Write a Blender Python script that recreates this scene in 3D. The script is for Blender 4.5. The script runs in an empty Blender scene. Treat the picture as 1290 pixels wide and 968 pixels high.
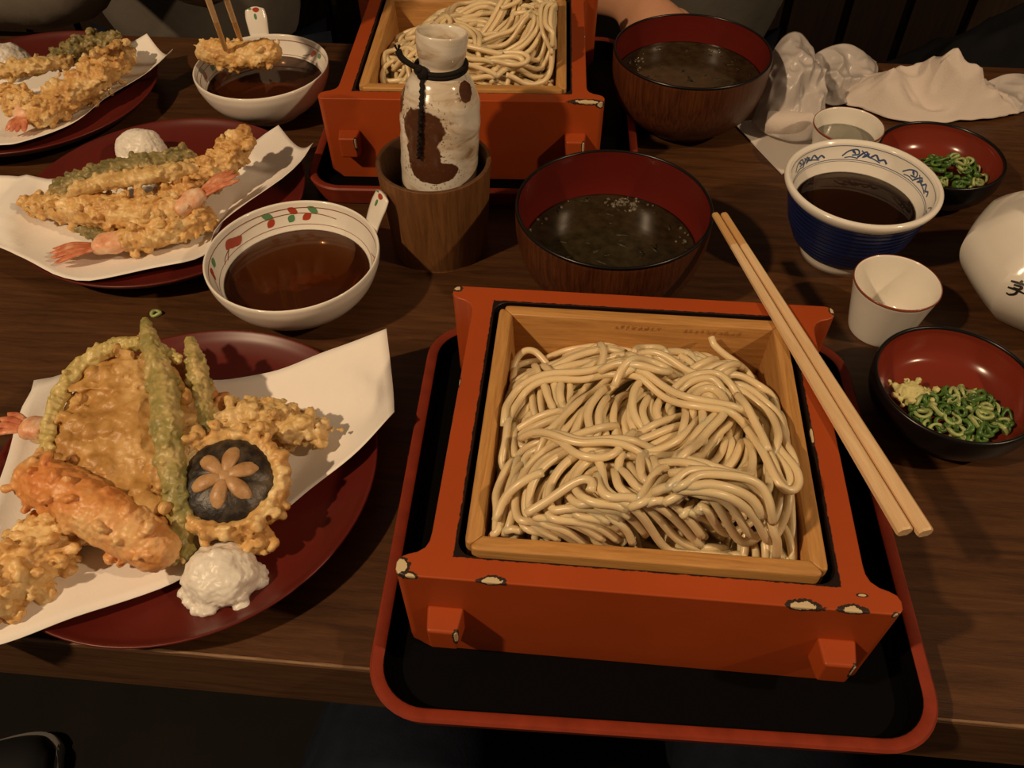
import bpy, bmesh, math, random
import numpy as np
from mathutils import Vector, Matrix, noise

# ---------------------------------------------------------------- camera, world, lights, exposure
SC = bpy.context.scene
COL = SC.collection
cam_d = bpy.data.cameras.new('camera')
cam_d.sensor_fit = 'HORIZONTAL'; cam_d.sensor_width = 36.0
cam_d.lens = 36.0 * 1060.0 / 1290.0
cam_d.clip_start = 0.01; cam_d.clip_end = 50
cam = bpy.data.objects.new('camera', cam_d); COL.objects.link(cam)
cam.matrix_world = Matrix(((0.99563, -0.06369, 0.06833, -0.03873),
                           (0.09302, 0.74256, -0.66328, -0.28081),
                           (-0.00849, 0.66674, 0.74524, 0.41728),
                           (0, 0, 0, 1)))
SC.camera = cam

world = bpy.data.worlds.new('dim_room'); SC.world = world; world.use_nodes = True
world.node_tree.nodes['Background'].inputs[0].default_value = (1.0, 0.72, 0.48, 1)
world.node_tree.nodes['Background'].inputs[1].default_value = 0.022

def bulb(name, loc, watts, radius, colour):
    d = bpy.data.lights.new(name, 'POINT'); d.energy = watts; d.shadow_soft_size = radius; d.color = colour
    o = bpy.data.objects.new(name, d); COL.objects.link(o); o.location = loc
    return o
bulb('pendant_bulb', (-1.10, -0.72, 1.42), 24, 0.035, (1.0, 0.70, 0.42))
bulb('pendant_bulb', (1.35, -0.36, 1.40), 15, 0.035, (1.0, 0.70, 0.42))

vs = SC.view_settings
vs.view_transform = 'Standard'; vs.look = 'None'; vs.gamma = 1.0; vs.use_curve_mapping = False
vs.exposure = 1.85

# ---------------------------------------------------------------- helpers
PI = math.pi
def link(o): COL.objects.link(o); return o
def tag(o, label, cat, group=None, kind=None):
    o['label'] = label; o['category'] = cat
    if group: o['group'] = group
    if kind: o['kind'] = kind
    return o
def thing(name, label, cat, loc=(0, 0, 0), rotz=0.0, group=None):
    o = link(bpy.data.objects.new(name, None)); o.empty_display_size = 0.02
    o.location = loc; o.rotation_euler = (0, 0, rotz)
    return tag(o, label, cat, group)
def obj(name, me, m=None, parent=None, loc=(0, 0, 0), rot=(0, 0, 0), smooth=True):
    if isinstance(me, bmesh.types.BMesh):
        bm = me; me = bpy.data.meshes.new(name); bm.to_mesh(me); bm.free()
    if m is not None:
        me.materials.clear(); me.materials.append(m)
    if smooth: me.polygons.foreach_set('use_smooth', [True] * len(me.polygons))
    o = link(bpy.data.objects.new(name, me)); o.location = loc; o.rotation_euler = rot
    if parent: o.parent = parent
    return o
def mesh(name, verts, faces):
    me = bpy.data.meshes.new(name); me.from_pydata([tuple(v) for v in verts], [], faces); me.update()
    return me
def copy_tree(o, parent=None):
    c = o.copy(); link(c); c.parent = parent
    for ch in list(o.children): copy_tree(ch, c)
    return c
def bevel_mod(o, w, seg=2, ang=35):
    b = o.modifiers.new('bevel', 'BEVEL'); b.width = w; b.segments = seg; b.limit_method = 'ANGLE'; b.angle_limit = math.radians(ang)
    return o
def autosmooth(o, ang=35):
    me = o.data
    bm = bmesh.new(); bm.from_mesh(me)
    for e in bm.edges:
        if len(e.link_faces) == 2 and e.calc_face_angle(0) > math.radians(ang): e.smooth = False
    bm.to_mesh(me); bm.free()
    return o
def lathe(profile, seg=64, close=False):
    """profile of (r, z); revolve round z. r == 0 ends become poles"""
    bm = bmesh.new(); rings = []
    for r, z in profile:
        if r < 1e-6: rings.append([bm.verts.new((0, 0, z))])
        else: rings.append([bm.verts.new((r * math.cos(2 * PI * i / seg), r * math.sin(2 * PI * i / seg), z)) for i in range(seg)])
    n = len(rings)
    for k in range(n if close else n - 1):
        a, b = rings[k], rings[(k + 1) % n]
        for i in range(seg):
            j = (i + 1) % seg
            if len(a) == 1 and len(b) == 1: break
            if len(a) == 1: bm.faces.new((a[0], b[i], b[j]))
            elif len(b) == 1: bm.faces.new((a[i], b[0], a[j]))
            else: bm.faces.new((a[i], b[i], b[j], a[j]))
    bmesh.ops.recalc_face_normals(bm, faces=bm.faces)
    return bm
def spline(pts, n):
    """Catmull-Rom through pts (tuples of any length), n samples"""
    P = np.array(pts, float)
    if len(P) == 2: return P[0] + (P[1] - P[0]) * np.linspace(0, 1, n)[:, None]
    Q = np.vstack([2 * P[0] - P[1], P, 2 * P[-1] - P[-2]]); m = len(P) - 1
    out = []
    for t in np.linspace(0, m, n):
        k = min(int(t), m - 1); u = t - k; a, b, c, d = Q[k], Q[k + 1], Q[k + 2], Q[k + 3]
        out.append(0.5 * ((2 * b) + (c - a) * u + (2 * a - 5 * b + 4 * c - d) * u * u + (3 * b - a - 3 * c + d) * u ** 3))
    return np.array(out)
def tube_data(path, rad, sides=8, flat=1.0, cap=True):
    path = np.asarray(path, float); n = len(path)
    rad = np.full(n, rad) if np.isscalar(rad) else np.asarray(rad, float)
    T = np.gradient(path, axis=0); T /= np.linalg.norm(T, axis=1)[:, None] + 1e-12
    up = np.array([0, 0, 1.0]); V = []
    for i in range(n):
        s = np.cross(T[i], up)
        if np.linalg.norm(s) < 0.05: s = np.cross(T[i], [0.3, 1, 0])
        s /= np.linalg.norm(s); b = np.cross(s, T[i])
        for k in range(sides):
            a = 2 * PI * k / sides
            V.append(path[i] + rad[i] * (math.cos(a) * s + flat * math.sin(a) * b))
    F = []
    for i in range(n - 1):
        for k in range(sides):
            k2 = (k + 1) % sides
            F.append((i * sides + k, i * sides + k2, (i + 1) * sides + k2, (i + 1) * sides + k))
    if cap:
        F.append(tuple(range(sides - 1, -1, -1))); F.append(tuple((n - 1) * sides + k for k in range(sides)))
    return V, F
def tube(name, path, rad, sides=8, flat=1.0):
    V, F = tube_data(path, rad, sides, flat); return mesh(name, V, F)
def join_data(parts):
    V, F = [], []
    for v, f in parts:
        o = len(V); V += [tuple(p) for p in v]; F += [tuple(i + o for i in q) for q in f]
    return V, F
def rrect(hx, hy, r, seg=6):
    out = []
    for cx, cy, a0 in ((hx - r, hy - r, 0), (-hx + r, hy - r, PI / 2), (-hx + r, -hy + r, PI), (hx - r, -hy + r, 1.5 * PI)):
        for i in range(seg + 1):
            a = a0 + PI / 2 * i / seg; out.append((cx + r * math.cos(a), cy + r * math.sin(a)))
    return out
def loft(loops, cap0=True, cap1=True, closed=False):
    n = len(loops[0]); V = [p for l in loops for p in l]; F = []
    m = len(loops)
    for k in range(m if closed else m - 1):
        a, b = k * n, ((k + 1) % m) * n
        for i in range(n):
            j = (i + 1) % n; F.append((a + i, a + j, b + j, b + i))
    if not closed:
        if cap0: F.append(tuple(range(n - 1, -1, -1)))
        if cap1: F.append(tuple((m - 1) * n + i for i in range(n)))
    return V, F
def box_data(x0, x1, y0, y1, z0, z1):
    V = [(x, y, z) for z in (z0, z1) for y in (y0, y1) for x in (x0, x1)]
    return V, [(0, 2, 3, 1), (4, 5, 7, 6), (0, 1, 5, 4), (2, 6, 7, 3), (0, 4, 6, 2), (1, 3, 7, 5)]
def ico(c, r, sub=1):
    bm = bmesh.new(); bmesh.ops.create_icosphere(bm, subdivisions=sub, radius=1)
    if np.isscalar(r): r = (r, r, r)
    V = [(c[0] + v.co.x * r[0], c[1] + v.co.y * r[1], c[2] + v.co.z * r[2]) for v in bm.verts]
    bm.verts.index_update(); F = [tuple(v.index for v in f.verts) for f in bm.faces]; bm.free()
    return V, F
def baked(me, mods):
    """evaluate modifiers on a mesh and hand back the finished mesh"""
    o = bpy.data.objects.new('temporary', me); COL.objects.link(o)
    for typ, kw in mods:
        md = o.modifiers.new(typ, typ)
        for k, v in kw.items(): setattr(md, k, v)
    dg = bpy.context.evaluated_depsgraph_get(); dg.update()
    out = bpy.data.meshes.new_from_object(o.evaluated_get(dg))
    bpy.data.objects.remove(o); return out
def fuse(parts, voxel):
    V, F = join_data(parts)
    return baked(mesh('fused', V, F), [('REMESH', dict(mode='VOXEL', voxel_size=voxel))])
def roughen(me, layers, seed=0):
    """push vertices along normals by noise layers of (scale, amount, kind)"""
    me.update(); off = Vector((seed * 3.7, seed * 1.3, seed * 2.1))
    N = [v.normal.copy() for v in me.vertices]
    for v, nn in zip(me.vertices, N):
        d = 0.0
        for sc, amt, kind in layers:
            p = v.co * sc + off
            if kind == 'n': d += amt * noise.noise(p)
            elif kind == 'v':
                d += amt * (0.6 - noise.voronoi(p)[0][0])
            else: d += amt * abs(noise.noise(p))
        v.co += nn * d
    me.update(); return me

# ---------------------------------------------------------------- materials
def newmat(name):
    m = bpy.data.materials.new(name); m.use_nodes = True
    nt = m.node_tree; return m, nt, nt.nodes['Principled BSDF']
def node(nt, typ, **kw):
    n = nt.nodes.new(typ)
    for k, v in kw.items():
        if k.startswith('i_'): n.inputs[k[2:].replace('_', ' ')].default_value = v
        else: setattr(n, k, v)
    return n
def col4(c): return (c[0], c[1], c[2], 1)
def coords(nt, scale=(1, 1, 1), rot=(0, 0, 0), which='Object'):
    tc = node(nt, 'ShaderNodeTexCoord'); mp = node(nt, 'ShaderNodeMapping')
    mp.inputs['Scale'].default_value = scale; mp.inputs['Rotation'].default_value = rot
    nt.links.new(tc.outputs[which], mp.inputs['Vector']); return mp.outputs['Vector']
def ramp(nt, fac, stops):
    r = node(nt, 'ShaderNodeValToRGB'); cr = r.color_ramp
    while len(cr.elements) < len(stops): cr.elements.new(0.5)
    for e, (p, c) in zip(cr.elements, stops): e.position = p; e.color = col4(c) if not np.isscalar(c) else (c, c, c, 1)
    nt.links.new(fac, r.inputs['Fac']); return r.outputs['Color']
def noise_tex(nt, vec, scale, detail=4, rough=0.55, dist=0.0):
    n = node(nt, 'ShaderNodeTexNoise'); n.inputs['Scale'].default_value = scale; n.inputs['Detail'].default_value = detail
    n.inputs['Roughness'].default_value = rough; n.inputs['Distortion'].default_value = dist
    nt.links.new(vec, n.inputs['Vector']); return n.outputs['Fac']
def bump(nt, bs, height, strength, dist):
    b = node(nt, 'ShaderNodeBump'); b.inputs['Strength'].default_value = strength; b.inputs['Distance'].default_value = dist
    nt.links.new(height, b.inputs['Height']); nt.links.new(b.outputs['Normal'], bs.inputs['Normal']); return b
def math_n(nt, op, a, b=None, c=None):
    n = node(nt, 'ShaderNodeMath', operation=op)
    for i, v in enumerate((a, b, c)):
        if v is None: continue
        if np.isscalar(v): n.inputs[i].default_value = v
        else: nt.links.new(v, n.inputs[i])
    return n.outputs[0]
def mix_c(nt, fac, a, b):
    n = node(nt, 'ShaderNodeMix', data_type='RGBA')
    for i, v in ((0, fac), (6, a), (7, b)):
        if isinstance(v, (tuple, list)): n.inputs[i].default_value = col4(v)
        elif np.isscalar(v): n.inputs[i].default_value = v
        else: nt.links.new(v, n.inputs[i])
    return n.outputs[2]
def plain(name, c, rough=0.5, spec=0.5, sss=0.0, sssr=(0.004, 0.002, 0.001), vary=0.0, vscale=60, bmp=0.0, bscale=300, coat=0.0, sheen=0.0):
    m, nt, bs = newmat(name)
    bs.inputs['Base Color'].default_value = col4(c); bs.inputs['Roughness'].default_value = rough
    bs.inputs['Specular IOR Level'].default_value = spec; bs.inputs['Coat Weight'].default_value = coat
    if sss: bs.inputs['Subsurface Weight'].default_value = sss; bs.inputs['Subsurface Radius'].default_value = sssr; bs.inputs['Subsurface Scale'].default_value = 1.0
    if vary or bmp: v = coords(nt)
    if vary:
        f = noise_tex(nt, v, vscale)
        lo = tuple(x * (1 - vary) for x in c); hi = tuple(min(1, x * (1 + vary)) for x in c)
        nt.links.new(ramp(nt, f, [(0.3, lo), (0.7, hi)]), bs.inputs['Base Color'])
    if bmp: bump(nt, bs, noise_tex(nt, v, bscale), bmp, 0.001)
    return m
def wood(name, dark, light, stretch=(4, 40, 40), rough=0.5, scale=6, bmp=0.15, spec=0.4, ringy=0.5):
    m, nt, bs = newmat(name); v = coords(nt, stretch)
    f1 = noise_tex(nt, v, scale, 6, 0.62, 0.6)
    v2 = coords(nt, tuple(s * 4 for s in stretch)); f2 = noise_tex(nt, v2, scale * 2, 3, 0.6)
    f = math_n(nt, 'ADD', math_n(nt, 'MULTIPLY', f1, 1 - ringy * 0.5), math_n(nt, 'MULTIPLY', f2, ringy * 0.5))
    nt.links.new(ramp(nt, f, [(0.32, dark), (0.5, tuple((a + b) / 2 for a, b in zip(dark, light))), (0.68, light)]), bs.inputs['Base Color'])
    bs.inputs['Roughness'].default_value = rough; bs.inputs['Specular IOR Level'].default_value = spec
    bump(nt, bs, f, bmp, 0.001); return m
def blob_mask(nt, vec, blobs, wob=0.5, wscale=160):
    """max over blobs (centre, radii) of 1 - |(p - c)/r|, wobbled by noise"""
    nz = math_n(nt, 'MULTIPLY', math_n(nt, 'SUBTRACT', noise_tex(nt, vec, wscale, 3, 0.6), 0.5), wob * 2)
    best = None
    for c, r in blobs:
        s = node(nt, 'ShaderNodeVectorMath', operation='SUBTRACT'); nt.links.new(vec, s.inputs[0]); s.inputs[1].default_value = c
        d = node(nt, 'ShaderNodeVectorMath', operation='DIVIDE'); nt.links.new(s.outputs[0], d.inputs[0]); d.inputs[1].default_value = r
        l = node(nt, 'ShaderNodeVectorMath', operation='LENGTH'); nt.links.new(d.outputs[0], l.inputs[0])
        x = math_n(nt, 'SUBTRACT', 1.0, l.outputs['Value'])
        best = x if best is None else math_n(nt, 'MAXIMUM', best, x)
    return math_n(nt, 'ADD', best, nz)
def step(nt, x, lo, hi):
    n = node(nt, 'ShaderNodeMapRange'); n.inputs['From Min'].default_value = lo; n.inputs['From Max'].default_value = hi
    nt.links.new(x, n.inputs['Value']); return n.outputs['Result']
def lacquer_frame(name, base, chips, hole):
    """orange-red lacquer with chipped spots and a worn, blackened inner edge"""
    m, nt, bs = newmat(name); v = coords(nt)
    c = ramp(nt, noise_tex(nt, v, 14, 3), [(0.35, tuple(x * 0.88 for x in base)), (0.7, base)])
    sx = node(nt, 'ShaderNodeSeparateXYZ'); nt.links.new(v, sx.inputs[0])
    ax = math_n(nt, 'ABSOLUTE', sx.outputs[0]); ay = math_n(nt, 'ABSOLUTE', sx.outputs[1])
    mx = math_n(nt, 'MAXIMUM', ax, ay)
    wob = math_n(nt, 'MULTIPLY', math_n(nt, 'SUBTRACT', noise_tex(nt, v, 180, 4, 0.7), 0.5), 0.0022)
    if hole:
        edge = step(nt, math_n(nt, 'ADD', mx, wob), hole + 0.0013, hole + 0.0009)
        c = mix_c(nt, edge, c, (0.012, 0.006, 0.005))
    k = blob_mask(nt, v, chips, 0.55, 260)
    c = mix_c(nt, step(nt, k, 0.10, 0.14), c, (0.035, 0.022, 0.016))
    c = mix_c(nt, step(nt, k, 0.42, 0.46), c, (0.62, 0.50, 0.30))
    nt.links.new(c, bs.inputs['Base Color'])
    bs.inputs['Roughness'].default_value = 0.42; bs.inputs['Specular IOR Level'].default_value = 0.4
    bump(nt, bs, noise_tex(nt, v, 90, 3), 0.08, 0.001); return m
def liquid(name, tint, density, rough=0.02, murk=(0.1, 0.04, 0.01), cloud=0.0):
    """clear surface with real absorption inside: thin edges read lighter than the deep middle"""
    m = bpy.data.materials.new(name); m.use_nodes = True; nt = m.node_tree; nt.nodes.clear()
    out = node(nt, 'ShaderNodeOutputMaterial'); tr = node(nt, 'ShaderNodeBsdfTransparent'); gl = node(nt, 'ShaderNodeBsdfGlossy')
    gl.inputs['Roughness'].default_value = rough
    df = node(nt, 'ShaderNodeBsdfDiffuse'); df.inputs['Color'].default_value = col4(murk); mk = node(nt, 'ShaderNodeMixShader'); mk.inputs[0].default_value = cloud
    nt.links.new(tr.outputs[0], mk.inputs[1]); nt.links.new(df.outputs[0], mk.inputs[2])
    fr = node(nt, 'ShaderNodeFresnel'); fr.inputs['IOR'].default_value = 1.34
    mx = node(nt, 'ShaderNodeMixShader'); nt.links.new(fr.outputs[0], mx.inputs[0]); nt.links.new(mk.outputs[0], mx.inputs[1]); nt.links.new(gl.outputs[0], mx.inputs[2])
    nt.links.new(mx.outputs[0], out.inputs['Surface'])
    ab = node(nt, 'ShaderNodeVolumeAbsorption'); ab.inputs['Color'].default_value = col4(tint); ab.inputs['Density'].default_value = density
    nt.links.new(ab.outputs[0], out.inputs['Volume']); return m
def batter_mat(name, lo, mid, hi, scale=70, sss=0.25):
    m, nt, bs = newmat(name); v = coords(nt)
    f = noise_tex(nt, v, scale, 5, 0.6)
    geo = node(nt, 'ShaderNodeNewGeometry')
    f = math_n(nt, 'ADD', math_n(nt, 'MULTIPLY', f, 0.75), math_n(nt, 'MULTIPLY', geo.outputs['Pointiness'], 0.3))
    nt.links.new(ramp(nt, f, [(0.36, lo), (0.52, mid), (0.68, hi)]), bs.inputs['Base Color'])
    bs.inputs['Roughness'].default_value = 0.42; bs.inputs['Specular IOR Level'].default_value = 0.5
    bs.inputs['Subsurface Weight'].default_value = sss; bs.inputs['Subsurface Radius'].default_value = (0.006, 0.003, 0.0012); bs.inputs['Subsurface Scale'].default_value = 1.0
    bump(nt, bs, noise_tex(nt, v, 420, 3), 0.35, 0.001); return m

M = {}
M['table'] = wood('dark_stained_wood', (0.038, 0.0145, 0.0055), (0.112, 0.047, 0.016), (3, 34, 34), 0.42, 5, 0.25)
M['edge'] = wood('worn_table_edge', (0.06, 0.026, 0.01), (0.13, 0.062, 0.026), (3, 34, 34), 0.55, 5, 0.3)
M['worn'] = wood('worn_bare_wood', (0.12, 0.06, 0.028), (0.33, 0.20, 0.11), (6, 60, 60), 0.7, 8, 0.4)
M['floor'] = plain('dark_floor', (0.008, 0.006, 0.005), 0.7, 0.2, vary=0.3, vscale=8)
M['wall'] = wood('dark_panel_wood', (0.010, 0.006, 0.003), (0.035, 0.017, 0.008), (30, 30, 2), 0.6, 4)
M['cypress'] = wood('pale_box_wood_x', (0.36, 0.165, 0.045), (0.62, 0.33, 0.105), (3, 45, 45), 0.45, 7, 0.12)
M['cypress_y'] = wood('pale_box_wood_y', (0.36, 0.165, 0.045), (0.62, 0.33, 0.105), (45, 3, 45), 0.45, 7, 0.12)
M['chop'] = wood('pale_chopstick_wood', (0.62, 0.40, 0.20), (0.82, 0.60, 0.35), (60, 3, 60), 0.5, 7, 0.1)
M['chop_wet'] = wood('wet_chopstick_tip', (0.50, 0.28, 0.10), (0.66, 0.40, 0.17), (60, 3, 60), 0.35, 7, 0.1)
M['traytop'] = plain('black_lacquer', (0.0025, 0.0022, 0.0022), 0.6, 0.05)
M['trayrim'] = plain('worn_red_rim', (0.24, 0.032, 0.012), 0.5, 0.35, vary=0.2, vscale=60)
M['plate'] = plain('maroon_lacquer', (0.105, 0.012, 0.008), 0.36, 0.4, vary=0.12, vscale=20)
M['plate_edge'] = plain('worn_plate_edge', (0.05, 0.014, 0.010), 0.4, 0.4, vary=0.4, vscale=90)
M['paper'] = plain('tempura_paper', (0.90, 0.86, 0.80), 0.75, 0.2, vary=0.03, vscale=30, bmp=0.1, bscale=500)
M['white'] = plain('white_glaze', (0.84, 0.80, 0.72), 0.14, 0.5, vary=0.03, vscale=40)
M['red_paint'] = plain('painted_red', (0.42, 0.055, 0.025), 0.2, 0.5)
M['green_paint'] = plain('painted_green', (0.10, 0.27, 0.12), 0.2, 0.5)
M['line_paint'] = plain('painted_brown_line', (0.25, 0.06, 0.03), 0.2, 0.5)
M['blue_paint'] = plain('painted_cobalt', (0.05, 0.09, 0.22), 0.2, 0.5)
M['blue_glaze'] = plain('cobalt_glaze', (0.009, 0.016, 0.072), 0.22, 0.5, vary=0.25, vscale=30)
M['black_lac'] = plain('black_lacquer_ware', (0.005, 0.0045, 0.0045), 0.28, 0.45)
M['red_lac'] = plain('red_lacquer_lining', (0.125, 0.012, 0.008), 0.25, 0.45)
M['dish_red'] = plain('red_dish_lining', (0.20, 0.028, 0.014), 0.2, 0.45)
M['bowl_wood'] = wood('bowl_wood_grain', (0.030, 0.008, 0.003), (0.135, 0.042, 0.014), (60, 60, 3), 0.3, 8, 0.35, 0.5)
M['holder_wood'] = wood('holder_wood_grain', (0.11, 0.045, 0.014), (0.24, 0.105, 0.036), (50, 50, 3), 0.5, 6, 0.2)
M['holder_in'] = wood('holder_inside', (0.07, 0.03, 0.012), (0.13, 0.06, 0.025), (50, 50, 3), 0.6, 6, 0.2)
M['cord'] = plain('black_cord', (0.012, 0.009, 0.008), 0.8, 0.2, bmp=0.6, bscale=900)
M['noodle'] = plain('noodle', (0.78, 0.62, 0.37), 0.3, 0.5, sss=0.35, sssr=(0.004, 0.0025, 0.0012), vary=0.05, vscale=50)
M['tempura'] = batter_mat('fried_batter', (0.44, 0.21, 0.06), (0.70, 0.43, 0.155), (0.86, 0.67, 0.35))
M['tempura_pale'] = batter_mat('pale_batter', (0.46, 0.27, 0.09), (0.66, 0.45, 0.18), (0.80, 0.62, 0.32))
M['tempura_thin'] = batter_mat('thin_glossy_batter', (0.34, 0.16, 0.04), (0.52, 0.29, 0.085), (0.72, 0.48, 0.20), 45)
M['tempura_green'] = batter_mat('battered_green_bean', (0.16, 0.17, 0.045), (0.36, 0.30, 0.10), (0.66, 0.50, 0.22), 55)
M['tempura_leaf'] = batter_mat('battered_leaf', (0.11, 0.105, 0.04), (0.27, 0.22, 0.085), (0.52, 0.40, 0.18), 60)
M['tempura_carrot'] = batter_mat('batter_over_orange', (0.62, 0.18, 0.045), (0.70, 0.32, 0.10), (0.84, 0.61, 0.30), 22)
M['skin_edge'] = batter_mat('pale_squash_edge', (0.42, 0.34, 0.10), (0.58, 0.46, 0.17), (0.70, 0.58, 0.26), 60)
M['tail'] = batter_mat('prawn_tail', (0.42, 0.10, 0.045), (0.66, 0.24, 0.12), (0.85, 0.52, 0.34), 120)
M['shell'] = batter_mat('prawn_shell', (0.70, 0.28, 0.13), (0.84, 0.50, 0.30), (0.94, 0.74, 0.56), 110)
M['mushroom'] = batter_mat('dark_mushroom_cap', (0.010, 0.008, 0.008), (0.016, 0.012, 0.011), (0.10, 0.075, 0.05), 90, 0.0)
M['star'] = batter_mat('mushroom_flesh', (0.34, 0.18, 0.07), (0.50, 0.29, 0.13), (0.66, 0.44, 0.24), 80)
M['radish'] = plain('grated_radish', (0.84, 0.80, 0.72), 0.35, 0.5, sss=0.5, sssr=(0.006, 0.005, 0.004), bmp=0.5, bscale=260)
M['wasabi'] = plain('wasabi', (0.62, 0.58, 0.26), 0.5, 0.4, sss=0.3, vary=0.15, vscale=200)
M['scallion'] = plain('scallion_green', (0.075, 0.17, 0.03), 0.35, 0.5, sss=0.2, vary=0.5, vscale=90)
M['scallion_pale'] = plain('scallion_pale', (0.36, 0.44, 0.17), 0.35, 0.5, sss=0.3, vary=0.25, vscale=90)
M['towel'] = plain('damp_towel', (0.66, 0.58, 0.52), 0.85, 0.15, bmp=0.35, bscale=700)
M['paper_white'] = plain('paper_sleeve', (0.72, 0.66, 0.60), 0.6, 0.3)
M['soup'] = plain('dark_soup', (0.030, 0.022, 0.010), 0.12, 0.5, vary=0.5, vscale=110, bmp=0.12, bscale=60)
M['tsuyu'] = liquid('dipping_broth', (0.80, 0.52, 0.20), 105, murk=(0.080, 0.021, 0.005), cloud=0.45)
M['soy'] = liquid('dark_broth', (0.74, 0.52, 0.22), 150, murk=(0.035, 0.014, 0.006), cloud=0.4)
M['water'] = liquid('clear_sake', (0.93, 0.94, 0.86), 20, murk=(0.55, 0.53, 0.44), cloud=0.4)

# ---------------------------------------------------------------- the setting
FZ = -0.70
def struct(name, V, F, m, smooth=False):
    o = obj(name, mesh(name, V, F), m, smooth=smooth); o['kind'] = 'structure'; return o
struct('floor', *box_data(-3, 3, -2.5, 2.2, FZ - 0.05, FZ), M['floor'])
struct('wall_back', *box_data(-3, 3, 2.2, 2.25, FZ, 1.9), M['wall'])
wb = bpy.data.objects['wall_back']
for k in range(24):
    p = obj('board', mesh('board', *box_data(0.004, 0.246, -0.012, 0, 0, 2.55)), M['wall'], wb, (-3 + 0.25 * k, 2.2, FZ), smooth=False)

# table
TY0, TY1, TH = -0.1115, 0.552, 0.048
tb = thing('dining_table', 'dark stained wooden dining table with a worn front edge', 'table', (0, 0, FZ))
nx = 160; V, F = [], []
def edge_wob(x): return 0.0014 * noise.noise(Vector((x * 9, 2.2, 0))) + 0.0006 * noise.noise(Vector((x * 45, 7.1, 0)))
prof = []
X0, X1 = -1.15, 1.05
for i in range(nx + 1):
    x = X0 + (X1 - X0) * i / nx; w = edge_wob(x)
    V += [(x, TY1, -FZ - TH), (x, TY1, -FZ), (x, TY0 + 0.0022, -FZ), (x, TY0 + 0.0022, -FZ - TH)]
for i in range(nx):
    a, b = 4 * i, 4 * i + 4
    for k in range(4): F.append((a + k, a + (k + 1) % 4, b + (k + 1) % 4, b + k))
F += [(0, 3, 2, 1), tuple(4 * nx + k for k in range(4))]
obj('tabletop', mesh('tabletop', V, F), M['table'], tb, smooth=False)
# front edge strip with its worn arris
V, F = [], []
for i in range(nx + 1):
    x = X0 + (X1 - X0) * i / nx; w = edge_wob(x)
    V += [(x, TY0 + 0.0022, -FZ - TH), (x, TY0 + 0.0022, -FZ - 0.0004), (x, TY0 + 0.001, -FZ - 0.0006 + 0.2 * w), (x, TY0, -FZ - 0.0022 + w), (x, TY0, -FZ - TH)]
for i in range(nx):
    a, b = 5 * i, 5 * i + 5
    for k in range(5): F.append((a + k, a + (k + 1) % 5, b + (k + 1) % 5, b + k))
F += [(0, 4, 3, 2, 1), tuple(5 * nx + k for k in range(5))]
obj('front_edge', mesh('front_edge', V, F), M['edge'], tb, smooth=False)
pts = [(x, TY0 + 0.0012, -FZ - 0.0003 + 0.25 * edge_wob(x)) for x in np.linspace(X0, X1, 260)]
rr = [0.0009 + 0.0009 * abs(noise.noise(Vector((p[0] * 60, 0, 3)))) for p in pts]
obj('worn_arris', tube('worn_arris', pts, rr, 6), M['worn'], tb)['label'] = 'pale worn edge where the stain has rubbed off'
for sx in (X0 + 0.08, X1 - 0.08):
    for sy in (TY0 + 0.07, TY1 - 0.07):
        obj('leg', mesh('leg', *box_data(sx - 0.03, sx + 0.03, sy - 0.03, sy + 0.03, 0, -FZ - TH)), M['edge'], tb, smooth=False)
for sy in (TY0 + 0.06, TY1 - 0.08):
    obj('apron', mesh('apron', *box_data(X0 + 0.1, X1 - 0.1, sy, sy + 0.02, -FZ - TH - 0.07, -FZ - TH)), M['edge'], tb, smooth=False)

# ---------------------------------------------------------------- trays
def tray(label, loc, rotz):
    t = thing('serving_tray', label, 'tray', loc, rotz, 'red rimmed black trays')
    hx, hy, r = 0.137, 0.134, 0.030
    def L(d, z, rr=None): return [(x, y, z) for x, y in rrect(hx - d, hy - d, max(0.006, r - d), 10)]
    obj('tray_floor', mesh('tray_floor', *loft([L(0.0105, 0.0), L(0.0095, 0.0045), L(0.010, 0.0060)])), M['traytop'], t, smooth=False)
    o = obj('rim', mesh('rim', *loft([L(0.0095, 0.0), L(0.0045, 0.0012), L(0.0005, 0.0145), L(0.0, 0.0165), L(0.0012, 0.0178), L(0.0052, 0.0178), L(0.0066, 0.0168), L(0.0092, 0.0055)], closed=True)), M['trayrim'], t)
    autosmooth(o, 40)
    o = obj('inner_wall', mesh('inner_wall', *loft([L(0.0067, 0.0166), L(0.0094, 0.0056), L(0.0098, 0.0056), L(0.0071, 0.0166)], closed=True)), M['traytop'], t, smooth=False)
    return t
tray('black tray with red rim under the noodle box, overhanging the table edge', (0.006, -0.004, 0.0), math.radians(1.4))
tray('black tray with red rim under the noodle box behind the bottle', (-0.134, 0.412, 0.0), math.radians(2.8))

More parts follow.
